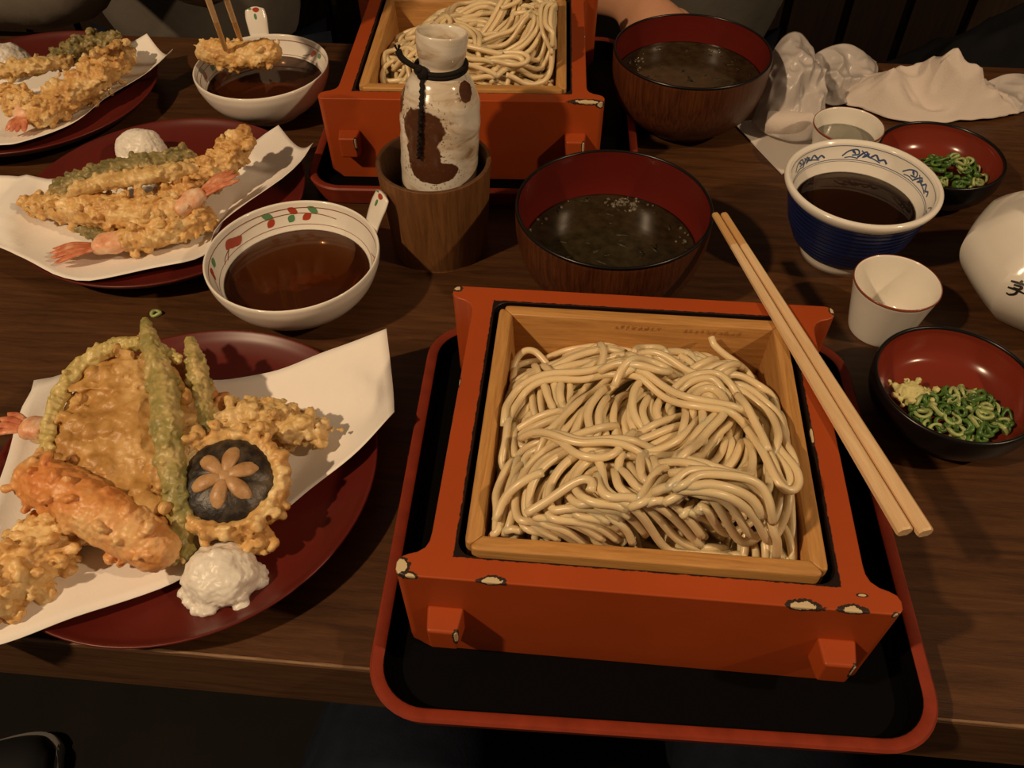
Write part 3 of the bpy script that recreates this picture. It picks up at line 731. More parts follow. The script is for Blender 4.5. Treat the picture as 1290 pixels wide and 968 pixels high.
SN, SF = (-0.0165, 0.1985, 0), (0.0480, 0.4260, 0)
soup_bowl('wood grain soup bowl with red lining between bottle holder and chopsticks', SN, 0)
soup_bowl('wood grain soup bowl with red lining beside the crumpled wrappers', SF, 0)
def soup(label, loc, z, seed, foam):
    Q = np.array(SB_IN); rz = float(np.interp(-z, -Q[:, 1], Q[:, 0])) - 0.0003
    t = thing('dark_soup', label, 'soup', (loc[0], loc[1], z), 0, 'dark soups')
    obj('soup_surface', lathe([(0, 0), (rz * 0.4, 0), (rz * 0.8, 0), (rz - 0.0015, 0.0), (rz, 0.0006), (rz - 0.004, -0.004), (rz - 0.018, -0.012), (0, -0.014)], 64), M['soup'], t)
    rng = random.Random(seed); parts = []
    for th0, r0, n, sp in foam:
        for k in range(n):
            a = th0 + rng.gauss(0, sp); r = min(rz - 0.001, r0 + rng.gauss(0, 0.004)); b = rng.uniform(0.0005, 0.0017)
            parts.append(ico((r * math.cos(a), r * math.sin(a), 0.0002), (b, b, b * 0.8), 2))
    f = obj('bubbles', mesh('bubbles', *join_data(parts)), M['bubble'], t); f['kind'] = 'stuff'
    bits = []
    for k in range(46):
        a = rng.uniform(0, 2 * PI); r = rz * math.sqrt(rng.uniform(0.0, 0.92)); l = rng.uniform(0.001, 0.005); an = rng.uniform(0, PI)
        c, s = math.cos(an), math.sin(an); x, y = r * math.cos(a), r * math.sin(a); w = rng.uniform(0.0004, 0.0011)
        pts = [(x + u * c - v * s, y + u * s + v * c) for u, v in ((-l, -w), (0, -w * 1.4), (l, -w * 0.5), (l * 0.9, w), (0, w * 1.2), (-l, w))]
        bits.append(loft([[(px, py, zz) for px, py in pts] for zz in (-0.0004, 0.00025)]))
    f = obj('seaweed_bits', mesh('seaweed_bits', *join_data(bits)), M['seaweed'], t); f['kind'] = 'stuff'
    return t
def bubble_mat():
    m = bpy.data.materials.new('soup_bubble'); m.use_nodes = True; nt = m.node_tree; nt.nodes.clear()
    out = node(nt, 'ShaderNodeOutputMaterial'); tr = node(nt, 'ShaderNodeBsdfTransparent'); gl = node(nt, 'ShaderNodeBsdfGlossy'); gl.inputs['Roughness'].default_value = 0.08
    lw = node(nt, 'ShaderNodeLayerWeight'); lw.inputs['Blend'].default_value = 0.45
    mx = node(nt, 'ShaderNodeMixShader'); nt.links.new(lw.outputs['Fresnel'], mx.inputs[0]); nt.links.new(tr.outputs[0], mx.inputs[1]); nt.links.new(gl.outputs[0], mx.inputs[2])
    df = node(nt, 'ShaderNodeBsdfDiffuse'); df.inputs['Color'].default_value = (0.5, 0.42, 0.3, 1); m3 = node(nt, 'ShaderNodeMixShader'); m3.inputs[0].default_value = 0.22; nt.links.new(mx.outputs[0], m3.inputs[1]); nt.links.new(df.outputs[0], m3.inputs[2])
    nt.links.new(m3.outputs[0], out.inputs['Surface']); return m
M['bubble'] = bubble_mat()
M['seaweed'] = plain('seaweed', (0.035, 0.030, 0.014), 0.5, 0.3, vary=0.5, vscale=200)
soup('dark soup with a cluster of bubbles at its edge', SN, 0.0345, 4, [(R(76), 0.052, 60, 0.13), (R(5), 0.056, 12, 0.18), (R(150), 0.056, 6, 0.3)])
soup('dark soup in the bowl beside the crumpled wrappers', SF, 0.0450, 9, [(R(150), 0.053, 10, 0.25), (R(60), 0.055, 5, 0.3), (R(170), 0.045, 8, 0.15)])

# cobalt noodle cup
BC_IN = smooth_prof([(0.0502, 0.0640), (0.0485, 0.0570), (0.0425, 0.0430), (0.0345, 0.0240), (0.0240, 0.0130), (0.0, 0.0100)], 36)
t = thing('dipping_cup', 'cobalt blue ribbed cup with white inside and blue wave border', 'cup', (0.1605, 0.2480, 0))
pr = []
for i in range(71):
    u = i / 70; z = 0.0075 + u * 0.0490; r = np.interp(z, [0.0075, 0.0150, 0.0300, 0.0450, 0.0565], [0.0300, 0.0375, 0.0445, 0.0480, 0.0505])
    pr.append((r + 0.00035 * math.sin(u * 2 * PI * 13), z))
obj('cup_body', lathe([(0, 0.0040), (0.0290, 0.0075)] + pr, 80), M['blue_glaze'], t)
obj('foot', lathe([(0.0, 0.0042), (0.0255, 0.0040), (0.0265, 0.0), (0.0290, 0.0), (0.0298, 0.0045), (0.0312, 0.0085)], 64), M['white'], t)
obj('rim', lathe(smooth_prof([(0.0503, 0.0560), (0.0530, 0.0590), (0.0546, 0.0625), (0.0542, 0.0648), (0.0520, 0.0655), (0.0502, 0.0640)], 18) + BC_IN, 80), M['white'], t)['label'] = 'rolled white rim and white inside'
fm = inner_map(BC_IN); bl = [ring_decal(fm, 0.0022, 0.0005), ring_decal(fm, 0.0125, 0.0005), ring_decal(fm, 0.0138, 0.0003)]
rb = random.Random(5)
for th in (135, 78, 22, -35, -90, -145):
    D = R(th)
    bl.append(stroke_decal(fm, [(D + 0.30, 0.0100), (D + 0.20, 0.0060), (D + 0.08, 0.0048), (D + 0.05, 0.0080), (D + 0.15, 0.0092)], 0.0011))
    bl.append(stroke_decal(fm, [(D + 0.06, 0.0105), (D - 0.05, 0.0055), (D - 0.12, 0.0092), (D - 0.20, 0.0062), (D - 0.27, 0.0095), (D - 0.34, 0.0080), (D - 0.40, 0.0104)], 0.0014))
    bl.append(stroke_decal(fm, [(D + 0.02, 0.0050), (D - 0.08, 0.0085), (D - 0.18, 0.0095), (D - 0.30, 0.0110)], 0.0009))
    bl.append(stroke_decal(fm, [(D + 0.26, 0.0112), (D + 0.16, 0.0105), (D + 0.05, 0.0112)], 0.0008))
    bl.append(decal(fm, D - 0.06, 0.0082, leaf_shape(0.0065, 0.0022, 0.7))); bl.append(decal(fm, D + 0.13, 0.0066, leaf_shape(0.0050, 0.0018, -0.7)))
obj('painted_waves', mesh('painted_waves', *join_data(bl)), M['blue_paint'], t)
tag(obj('dipping_broth', liquid_fill(BC_IN, 0.0435), M['soy'], None, (0.1605, 0.2480, 0)), 'dark brown broth in the cobalt blue cup', 'broth')

# small sake cups
SC_IN = smooth_prof([(0.0270, 0.0420), (0.0262, 0.0380), (0.0232, 0.0200), (0.0205, 0.0080), (0.0150, 0.0050), (0.0, 0.0045)], 24)
def sake_cup(label, loc):
    t = thing('sake_cup', label, 'cup', loc, 0, 'small white sake cups')
    obj('cup_body', lathe(smooth_prof([(0.0, 0.0015), (0.0165, 0.0015), (0.0175, 0.0), (0.0196, 0.0), (0.0208, 0.0030), (0.0226, 0.0120), (0.0262, 0.0320), (0.0282, 0.0415)], 30) + [(0.0280, 0.0428), (0.0273, 0.0428)] + SC_IN, 64), M['white'], t)
    obj('rim_line', lathe([(0.02815, 0.0412), (0.02845, 0.0418), (0.0283, 0.0429), (0.0278, 0.0431), (0.0277, 0.0426)], 64, close=True), M['line_paint'], t)['label'] = 'thin brown line round the rim'
    return t
sake_cup('small empty white sake cup beside the onion and wasabi dish', (0.1745, 0.1655, 0))
sake_cup('small white sake cup filled to half beside the crumpled towel', (0.1755, 0.3600, 0))
tag(obj('sake', liquid_fill(SC_IN, 0.0290, 48, 0.0003), M['water'], None, (0.1755, 0.3600, 0)), 'clear sake in the small cup by the towel', 'drink')

# condiment dishes
CD_IN = smooth_prof([(0.0462, 0.0335), (0.0452, 0.0280), (0.0400, 0.0175), (0.0300, 0.0125), (0.0, 0.0110)], 26)
CD_OUT = smooth_prof([(0.0, 0.0030), (0.0255, 0.0030), (0.0268, 0.0), (0.0305, 0.0), (0.0330, 0.0045), (0.0420, 0.0100), (0.0480, 0.0200), (0.0492, 0.0300), (0.0488, 0.0345), (0.0470, 0.0350), (0.0462, 0.0335)], 40)
def cond_dish(label, loc):
    t = thing('condiment_dish', label, 'dish', loc, 0, 'black condiment dishes with red lining')
    obj('dish_body', lathe(CD_OUT, 72), M['black_lac'], t)
    obj('lining', lathe(CD_IN, 72), M['dish_red'], t)['label'] = 'red lacquer lining'
    return t
DN, DF = (0.1962, 0.0850, 0), (0.2465, 0.3360, 0)
cond_dish('black dish with red lining holding wasabi and chopped green onion', DN)
cond_dish('black dish with red lining holding only chopped green onion', DF)
def scallion_ring_mesh(k):
    rng = random.Random(k); r = rng.uniform(0.0034, 0.0062); w = rng.uniform(0.0012, 0.0024); h = rng.uniform(0.0014, 0.0036); sq = rng.uniform(0.55, 1.0); tw = rng.uniform(-0.3, 0.3)
    loops = []
    n = 20
    for i in range(n):
        a = 2 * PI * i / n; rr = r * (1 + 0.08 * math.sin(3 * a + k)); dz = 0.0006 * math.sin(2 * a + k)
        c, s = math.cos(a), sq * math.sin(a)
        loops.append([((rr - w) * c, (rr - w) * s, dz), (rr * c, rr * s, dz), (rr * c, rr * s, dz + h), ((rr - w) * c, (rr - w) * s, dz + h)])
    return mesh('scallion_ring', *loft(loops, closed=True))
RINGS = [scallion_ring_mesh(k) for k in range(9)]
def scallions(c, spots, lab, grp, seed):
    rng = random.Random(seed)
    for i, (x, y, z) in enumerate(spots):
        me = RINGS[rng.randrange(9)]
        o = link(bpy.data.objects.new('scallion_ring', me))
        if not me.materials: me.materials.append(M['scallion_pale' if RINGS.index(me) % 3 == 0 else 'scallion'])
        me.polygons.foreach_set('use_smooth', [True] * len(me.polygons))
        o.location = (c[0] + x, c[1] + y, z); o.rotation_euler = (rng.uniform(-0.75, 0.75), rng.uniform(-0.75, 0.75), rng.uniform(0, 6.28))
        tag(o, lab, 'green onion', grp)
def heap(seed, n, cx, cy, rx, ry, top):
    rng = random.Random(seed); out = []
    for k in range(n):
        u = math.sqrt((k + 0.5) / n); a = k * 2.39996 + rng.uniform(-0.3, 0.3)
        x, y = cx + rx * u * math.cos(a), cy + ry * u * math.sin(a)
        rr = math.hypot(x, y); floor = np.interp(rr, [0, 0.030, 0.040, 0.0452], [0.0118, 0.0132, 0.0185, 0.0290])
        out.append((x, y, floor + 0.0012 + top * (1 - u ** 1.6) * rng.uniform(0.35, 1.0)))
    return out
scallions(DN, heap(2, 84, 0.004, -0.010, 0.0300, 0.0210, 0.0130), 'chopped green onion ring heaped beside the wasabi', 'green onion rings with the wasabi', 1)
scallions(DN, [(0.021, 0.006, 0.0150), (0.026, 0.004, 0.0160), (0.018, 0.010, 0.0140)], 'chopped green onion ring heaped beside the wasabi', 'green onion rings with the wasabi', 7)
scallions(DF, heap(6, 76, 0.007, -0.004, 0.0300, 0.0220, 0.0240), 'chopped green onion ring in the dish by the blue cup', 'green onion rings by the blue cup', 3)
scallions((0, 0, 0), [(-0.339, 0.1355, 0.0004)], 'lone green onion ring fallen on the bare table', None, 4)
bpy.data.objects[[o.name for o in COL.objects if o.name.startswith('scallion_ring')][-1]].rotation_euler = (0, 0, 0.4)
parts = []
rw = random.Random(3)
for k in range(60): parts.append(ico((rw.gauss(0, 0.0060), rw.gauss(0, 0.0045), rw.uniform(0.001, 0.0090)), rw.uniform(0.0011, 0.0026), 1))
parts.append(ico((0, 0, 0.003), (0.0100, 0.0075, 0.0075), 2))
tag(obj('grated_wasabi', roughen(fuse(parts, 0.0006), [(600, 0.0006, 'n')], 2), M['wasabi'], None, (DN[0] - 0.0215, DN[1] + 0.0040, 0.0135)), 'pale green dab of grated wasabi in the black dish', 'wasabi')

# ---------------------------------------------------------------- sake bottle standing in its wooden holder
HC = (-0.1465, 0.2340, 0)
t = thing('bottle_holder', 'round turned wooden holder round the foot of the sake bottle', 'holder', HC)
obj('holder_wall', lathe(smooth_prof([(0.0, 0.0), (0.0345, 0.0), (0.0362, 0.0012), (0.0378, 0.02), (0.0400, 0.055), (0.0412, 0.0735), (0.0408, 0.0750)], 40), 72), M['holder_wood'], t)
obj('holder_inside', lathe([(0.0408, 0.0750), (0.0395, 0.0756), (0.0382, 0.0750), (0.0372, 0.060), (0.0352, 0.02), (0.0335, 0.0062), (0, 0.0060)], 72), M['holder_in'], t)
base = Vector((-0.1475, 0.2305, 0.0080)); lip = Vector((-0.1378, 0.2565, 0.1585))
ax = lip - base; BL = ax.length
t = thing('sake_bottle', 'speckled white and brown ceramic sake bottle with black cord', 'bottle', base)
t.rotation_euler = Vector((0, 0, 1)).rotation_difference(ax).to_euler()
def bottle_mat():
    m, nt, bs = newmat('white_and_brown_glaze'); v = coords(nt)
    vs_ = coords(nt, (14, 14, 60)); swirl = noise_tex(nt, vs_, 1.4, 4, 0.6, 0.8)
    c = ramp(nt, swirl, [(0.30, (0.30, 0.20, 0.11)), (0.42, (0.60, 0.50, 0.38)), (0.58, (0.76, 0.71, 0.62))])
    # brown slip where the white glaze was left off
    k = blob_mask(nt, v, BROWN, 0.35, 70)
    c = mix_c(nt, step(nt, k, 0.10, 0.16), c, (0.085, 0.030, 0.014))
    sp = noise_tex(nt, v, 420, 2, 0.5); near = step(nt, k, -0.55, 0.1)
    c = mix_c(nt, math_n(nt, 'MULTIPLY', step(nt, sp, 0.60, 0.66), near), c, (0.10, 0.045, 0.02))
    nt.links.new(c, bs.inputs['Base Color']); bs.inputs['Roughness'].default_value = 0.16
    bump(nt, bs, swirl, 0.25, 0.001); return m
BROWN = [((-0.009, -0.026, 0.094), (0.017, 0.020, 0.018)), ((-0.002, -0.028, 0.066), (0.022, 0.014, 0.010)), ((-0.008, -0.026, 0.078), (0.015, 0.014, 0.018)), ((0.019, -0.012, 0.120), (0.006, 0.009, 0.009)), ((-0.026, -0.004, 0.108), (0.010, 0.012, 0.010)), ((0.02, 0.02, 0.07), (0.012, 0.012, 0.02))]
prof = smooth_prof([(0.0, 0.0), (0.0235, 0.0), (0.0262, 0.0025), (0.0270, 0.020), (0.0276, 0.060), (0.0282, 0.088), (0.0280, 0.1020), (0.0262, 0.1130), (0.0215, 0.1222), (0.0172, 0.1275), (0.0152, 0.1315), (0.0154, 0.1355), (0.0171, 0.1430), (0.0178, 0.1475), (0.0172, 0.1525), (0.0160, 0.1535), (0.0147, 0.1515), (0.0140, 0.1440), (0.0125, 0.1300), (0.0120, 0.1200)], 90)
bm = lathe(prof, 72)
for v in bm.verts:
    a = math.atan2(v.co.y, v.co.x); d = 0.00045 * noise.noise(Vector((math.cos(a) * 2, math.sin(a) * 2, v.co.z * 40))) + 0.00035 * math.sin(v.co.z * 420 + 0.6 * math.sin(a))
    rr = math.hypot(v.co.x, v.co.y)
    if rr > 1e-5: v.co.x *= 1 + d / rr; v.co.y *= 1 + d / rr
obj('bottle_body', bm, bottle_mat(), t)
# cord: ring round the neck, knot, one stub up to the side and a long hanging end
rc = 0.0009; parts = []
ring = [((0.0168) * math.cos(a), 0.0168 * math.sin(a), 0.1318 + 0.0022 * math.sin(a + 0.6)) for a in np.linspace(0, 2 * PI, 49)]
parts.append(tube_data(ring, 0.0019, 8)); parts.append(tube_data([(x * 1.02, y * 1.02, z - 0.0022) for x, y, z in ring], 0.0016, 8))
ka = R(238); kx, ky = 0.0188 * math.cos(ka), 0.0188 * math.sin(ka)
parts.append(ico((kx, ky, 0.1300), (0.0042, 0.0042, 0.0050), 2))
parts.append(ico((kx - 0.002, ky - 0.001, 0.1330), (0.0030, 0.0034, 0.0030), 2))
hang = spline([(kx, ky - 0.001, 0.127), (kx + 0.001, ky - 0.0080, 0.1175), (kx + 0.001, ky - 0.0118, 0.107), (kx + 0.0005, ky - 0.0126, 0.092), (kx, ky - 0.0125, 0.0760)], 40)
tw = [(p[0] + 0.0004 * math.sin(i * 1.6), p[1], p[2]) for i, p in enumerate(hang)]
parts.append(tube_data(tw, [0.0017 + 0.0002 * math.sin(i * 1.9) for i in range(40)], 8))
stub = spline([(kx, ky, 0.132), (kx - 0.008, ky + 0.000, 0.1352), (kx - 0.014, ky + 0.001, 0.1385), (kx - 0.0165, ky + 0.0015, 0.1430)], 20)
parts.append(tube_data(stub, np.linspace(0.0018, 0.0024, 20), 8))
for k in range(7):
    e = Vector(stub[-1]); parts.append(tube_data([e - Vector((0, 0, 0.001)), e + Vector((random.Random(k).uniform(-0.003, 0.002), 0.0005 * k - 0.002, 0.0035))], 0.0004, 5))
obj('cord', mesh('cord', *join_data(parts)), M['cord'], t)['label'] = 'knotted black cord round the neck'

# ---------------------------------------------------------------- tempura plates
PL_IN = smooth_prof([(0.1112, 0.0208), (0.1040, 0.0158), (0.0900, 0.0108), (0.0650, 0.0085), (0.0, 0.0080)], 26)
PL_OUT = smooth_prof([(0.0, 0.0030), (0.0540, 0.0030), (0.0560, 0.0), (0.0600, 0.0), (0.0625, 0.0035), (0.0900, 0.0070), (0.1060, 0.0135), (0.1122, 0.0195)], 34)
PR = sorted([(r, z) for r, z in PL_IN])
def plate_z(x, y, c): return float(np.interp(math.hypot(x - c[0], y - c[1]), [p[0] for p in PR], [p[1] for p in PR]))
def plate(label, c):
    t = thing('tempura_plate', label, 'plate', (c[0], c[1], 0), 0, 'round maroon tempura plates')
    obj('plate_body', lathe(PL_OUT, 96), M['plate_edge'], t)
    obj('plate_face', lathe([(0.1122, 0.0195), (0.1126, 0.0204), (0.1120, 0.0211)] + PL_IN, 96), M['plate'], t)
    return t
P1, P2, P3 = (-0.2600, -0.0075), (-0.3720, 0.2520), (-0.5550, 0.4050)
plate('round maroon plate with shiitake, prawn and vegetable tempura', P1)
plate('round maroon plate of prawn tempura beside the flowered broth bowl', P2)
plate('round maroon plate of tempura beside the grey sleeve', P3)
def paper(label, c, bottom, top, seed, nu=46, nv=26):
    B, T = spline(bottom, nu), spline(top, nu); V, F = [], []
    for i in range(nu):
        for j in range(nv):
            w = j / (nv - 1); p = B[i] * (1 - w) + T[i] * w
            sag = 0.012 * math.sin(PI * w)
            zz = p[2] - sag + 0.0012 * noise.noise(Vector((p[0] * 26 + seed, p[1] * 26, 1.0)))
            rr = math.hypot(p[0] - c[0], p[1] - c[1])
            fl = plate_z(p[0], p[1], c) + 0.0010 if rr < 0.1125 else 0.0225 * max(0.0, min(1, (0.16 - rr) / 0.04)) + 0.001
            V.append((p[0], p[1], max(zz, fl)))
    for i in range(nu - 1):
        for j in range(nv - 1): F.append((i * nv + j, (i + 1) * nv + j, (i + 1) * nv + j + 1, i * nv + j + 1))
    o = obj('tempura_paper', mesh('tempura_paper', V, F), M['paper'])
    s = o.modifiers.new('thickness', 'SOLIDIFY'); s.thickness = 0.0003; s.offset = 1
    return tag(o, label, 'paper', 'white tempura papers')
paper('white paper under the shiitake and vegetable tempura', P1,
      [(-0.345, -0.138, 0.030), (-0.3101, -0.1254, 0.026), (-0.2801, -0.1051, 0.021), (-0.2426, -0.0802, 0.015), (-0.2263, -0.0581, 0.012), (-0.2012, -0.0356, 0.013), (-0.1792, -0.0121, 0.019), (-0.1572, 0.0081, 0.028), (-0.1410, 0.0308, 0.035)],
      [(-0.3781, 0.0475, 0.022), (-0.3450, 0.0590, 0.021), (-0.3187, 0.0680, 0.020), (-0.2951, 0.0760, 0.018), (-0.2693, 0.0634, 0.016), (-0.2307, 0.0686, 0.021), (-0.1950, 0.0850, 0.028), (-0.1593, 0.0999, 0.035)], 1)
paper('white paper under the prawn tempura beside the flowered broth bowl', P2,
      [(-0.560, 0.172, 0.024), (-0.5102, 0.1875, 0.025), (-0.4637, 0.1706, 0.025), (-0.4403, 0.1607, 0.024), (-0.3945, 0.1441, 0.021), (-0.3530, 0.1624, 0.018), (-0.3150, 0.1820, 0.018), (-0.3118, 0.2169, 0.022), (-0.2701, 0.2777, 0.031), (-0.2596, 0.3061, 0.038)],
      [(-0.5471, 0.2505, 0.022), (-0.5128, 0.2621, 0.022), (-0.4743, 0.2648, 0.020), (-0.4350, 0.2750, 0.016), (-0.4000, 0.2850, 0.014), (-0.3700, 0.3000, 0.015), (-0.3450, 0.3140, 0.018), (-0.3196, 0.3245, 0.024), (-0.3080, 0.3290, 0.030), (-0.2968, 0.3330, 0.036)], 2)
paper('white paper under the tempura beside the grey sleeve', P3,
      [(-0.6200, 0.3000, 0.020), (-0.5700, 0.3050, 0.020), (-0.5381, 0.3089, 0.020), (-0.5205, 0.3165, 0.020), (-0.4922, 0.3480, 0.019), (-0.4787, 0.3862, 0.021), (-0.4507, 0.4168, 0.030), (-0.4306, 0.4489, 0.040)],
      [(-0.6400, 0.3900, 0.020), (-0.6247, 0.4146, 0.020), (-0.6000, 0.4400, 0.018), (-0.5700, 0.4550, 0.016), (-0.5400, 0.4650, 0.018), (-0.5100, 0.4720, 0.024), (-0.4863, 0.4761, 0.031), (-0.4699, 0.4822, 0.038)], 3)

def batter(path, seed, crumbs=140, cr=(0.0012, 0.0032), voxel=0.0010, flat=1.0, rough=0.0010, spread=1.0, up=False):
    """fried batter: balls along a path (x, y, z, r) plus scattered crumbs, fused and roughened"""
    rng = random.Random(seed); S = spline(path, max(12, 5 * len(path))); parts = []
    for x, y, z, r in S: parts.append(ico((x, y, z), (r * 0.9, r * 0.9, r * 0.9 * flat), 2))
    for k in range(crumbs):
        x, y, z, r = S[rng.randrange(len(S))]
        d = Vector((rng.gauss(0, 1), rng.gauss(0, 1), rng.gauss(0.25, 1))).normalized(); q = rng.uniform(*cr)
        rr = r * rng.uniform(0.82, 1.02 + 0.08 * spread)
        e = (q * rng.uniform(0.7, 1.8), q * rng.uniform(0.7, 1.8), q * rng.uniform(0.6, 1.4))
        parts.append(ico((x + d.x * rr, y + d.y * rr, z + d.z * rr * flat), e, 1))
    me = fuse(parts, voxel)
    return roughen(me, [(160, rough * 1.5, 'n'), (420, rough, 'n'), (900, rough * 0.5, 'n')], seed)
def tail_parts(t, root, tip, w=0.012):
    """shell segment from root towards tip and a fan of pointed tail blades"""
    a, b = Vector(root), Vector(tip); d = (b - a); L = d.length; d.normalize()
    s = d.cross(Vector((0, 0, 1))).normalized(); m = a + d * L * 0.42
    pts = [(*(a + (m - a) * u), w * r) for u, r in ((-0.15, 0.70), (0.25, 0.80), (0.6, 0.78), (0.85, 0.62), (1.0, 0.40))]
    S = spline(pts, 18)
    obj('shell', roughen(mesh('shell', *tube_data(S[:, :3], S[:, 3], 16, 0.78)), [(150, 0.0014, 'n'), (400, 0.0007, 'n')], 3), M['shell'], t)['label'] = 'shiny pink shell segment'
    for k in (-1.5, -0.5, 0.5, 1.5):
        e = b + s * (k * w * 0.50) - d * abs(k) * 0.002 + Vector((0, 0, 0.001 * (2 - abs(k))))
        st = m - d * 0.002 + s * k * w * 0.15
        S = spline([(*st, w * 0.20), (*(st * 0.5 + e * 0.5 + Vector((0, 0, 0.0015))), w * 0.30), (*(st * 0.15 + e * 0.85), w * 0.20), (*e, w * 0.04)], 12)
        obj('tail_blade', mesh('tail_blade', *tube_data(S[:, :3], S[:, 3], 8, 0.4)), M['tail'], t)
def prawn(label, path, seed, tail=None, w=0.012, mat='tempura', grp=None, **kw):
    t = thing('prawn_tempura', label, 'tempura', (0, 0, 0), 0, grp)
    # origin of the thing at the middle of its path
    mid = Vector(path[len(path) // 2][:3]); t.location = (mid.x, mid.y, mid.z)
    me = batter([(x - mid.x, y - mid.y, z - mid.z, r) for x, y, z, r in path], seed, **kw)
    obj('batter', me, M[mat], t)
    if tail: tail_parts(t, Vector(tail[0]) - mid, Vector(tail[1]) - mid, w)
    return t
def piece(name, label, path, seed, mat, cat='tempura', grp=None, **kw):
    mid = path[len(path) // 2]
    me = batter([(x - mid[0], y - mid[1], z - mid[2], r) for x, y, z, r in path], seed, **kw)
    o = obj(name, me, M[mat], None, mid[:3]); tag(o, label, cat, grp); return o
def radish(label, c, r, h, seed):
    rng = random.Random(seed); parts = [ico((0, 0, h * 0.34), (r * 0.90, r * 0.82, h * 0.60), 3)]
    for k in range(60):
        a = rng.uniform(0, 6.28); u = rng.random() ** 0.5; z = h * 0.86 * (1 - u ** 2) ** 0.8 * rng.uniform(0.6, 1.0)
        parts.append(ico((r * 0.92 * u * math.cos(a), r * 0.9 * u * math.sin(a), max(0.001, z)), rng.uniform(0.0022, 0.0055), 1))
    me = roughen(fuse(parts, 0.0009), [(110, 0.0022, 'n'), (380, 0.0007, 'n'), (900, 0.0004, 'n')], seed)
    return tag(obj('grated_radish', me, M['radish'], None, c), label, 'grated radish', 'mounds of grated radish')

# --- plate with the shiitake
prawn('prawn tempura with its tail poking out from under the squash slice', [(-0.348, 0.0020, 0.0310, 0.0080), (-0.330, 0.0005, 0.0300, 0.0110), (-0.312, -0.001, 0.0280, 0.0130), (-0.292, -0.002, 0.0260, 0.0120)], 21, ((-0.346, 0.0022, 0.0325), (-0.374, 0.0030, 0.0350)), 0.0105, crumbs=70)
# squash slice: oval slab with a pale skin edge
def squash():
    rng = random.Random(5); c = Vector((-0.2850, -0.0060, 0.0430)); ux = Vector((0.40, -0.885, -0.18)).normalized(); uz = Vector((0.02, -0.20, 1)).normalized(); uy = uz.cross(ux).normalized(); uz = ux.cross(uy)
    if uz.z < 0: uz = -uz
    t = thing('squash_tempura', 'large oval squash slice in thin glossy batter with pale skin edge', 'tempura', c)
    A, B = 0.0590, 0.0390; parts = []
    V, F = ico((0, 0, 0), 1.0, 4)
    parts.append(([tuple(ux * (A * x * (1 - 0.06 * abs(z))) + uy * (B * y) + uz * (0.0105 * math.copysign(abs(z) ** 0.6, z))) for x, y, z in V], F))
    for k in range(150):
        a = rng.uniform(0, 6.28); q = math.sqrt(rng.random()) * 0.95; p = ux * (A * q * math.cos(a)) + uy * (B * q * math.sin(a)) + uz * rng.uniform(0.0075, 0.0105)
        parts.append(ico(p, (rng.uniform(0.0015, 0.0075), rng.uniform(0.0015, 0.0060), rng.uniform(0.001, 0.0028)), 2))
    obj('batter', roughen(fuse(parts, 0.0011), [(55, 0.0036, 'n'), (150, 0.0020, 'n'), (420, 0.0007, 'n')], 5), M['tempura_thin'], t)
    # skin edge follows the left rim of the oval
    sk = []
    for a in np.linspace(R(128), R(292), 40):
        p = ux * (A * 1.02 * math.cos(a)) + uy * (B * 1.10 * math.sin(a)) * SK + uz * 0.0065
        sk.append((*p, 0.0062 * (0.35 + 0.65 * math.sin(PI * (a - R(128)) / R(164)) ** 0.5)))
    parts = [ico(p[:3], (p[3], p[3], p[3]), 1) for p in sk]
    for k in range(60):
        p = sk[rng.randrange(40)]; parts.append(ico((p[0] + rng.gauss(0, 0.0025), p[1] + rng.gauss(0, 0.0025), p[2] + rng.gauss(0.001, 0.0025)), rng.uniform(0.0012, 0.0026), 1))
    o = obj('skin_edge', roughen(fuse(parts, 0.0009), [(160, 0.0014, 'n'), (500, 0.0008, 'n')], 8), M['skin_edge'], t); o['label'] = 'pale yellow green skin edge'
    return t
SK = 1
squash()
prawn('short prawn tempura tucked behind the squash slice with a pale tail tip', [(-0.248, 0.022, 0.030, 0.0115), (-0.262, 0.034, 0.033, 0.0120), (-0.280, 0.048, 0.036, 0.0100)], 22, ((-0.286, 0.052, 0.040), (-0.308, 0.0700, 0.048)), 0.0085, crumbs=70, mat='tempura_carrot')
def bean(label, pts, seed):
    rng = random.Random(seed); mid = Vector(pts[len(pts) // 2][:3])
    loc = [(x - mid.x, y - mid.y, z - mid.z, r) for x, y, z, r in pts]
    S = spline(loc, 46); parts = [tube_data(S[:, :3], S[:, 3], 10)]
    for k in range(150):
        i = rng.randrange(8, 46); x, y, z, r = S[i]; d = Vector((rng.gauss(0, 1), rng.gauss(0, 1), rng.gauss(0.2, 1))).normalized() * r
        q = rng.uniform(0.0010, 0.0026); parts.append(ico((x + d.x, y + d.y, z + d.z), (q, q * 1.5, q), 1))
    me = roughen(fuse(parts, 0.0009), [(180, 0.0010, 'n'), (520, 0.0007, 'n')], seed)
    return tag(obj('green_bean_tempura', me, M['tempura_green'], None, mid), label, 'tempura', 'battered green beans')
bean('long battered green bean lying over the squash slice', [(-0.2985, 0.0670, 0.063, 0.0030), (-0.2890, 0.0500, 0.064, 0.0052), (-0.2729, 0.0242, 0.060, 0.0075), (-0.2625, 0.0020, 0.059, 0.0085), (-0.2545, -0.018, 0.054, 0.0080), (-0.2460, -0.0400, 0.044, 0.0072), (-0.2400, -0.0560, 0.033, 0.0065), (-0.2380, -0.0690, 0.022, 0.0050)], 31)
bean('battered green bean running under the shiitake', [(-0.2705, 0.0611, 0.055, 0.0036), (-0.2640, 0.0470, 0.053, 0.0058), (-0.2570, 0.0328, 0.050, 0.0064), (-0.2469, 0.0039, 0.042, 0.0064), (-0.2352, -0.0308, 0.029, 0.0060), (-0.2292, -0.0530, 0.0200, 0.0055)], 32)
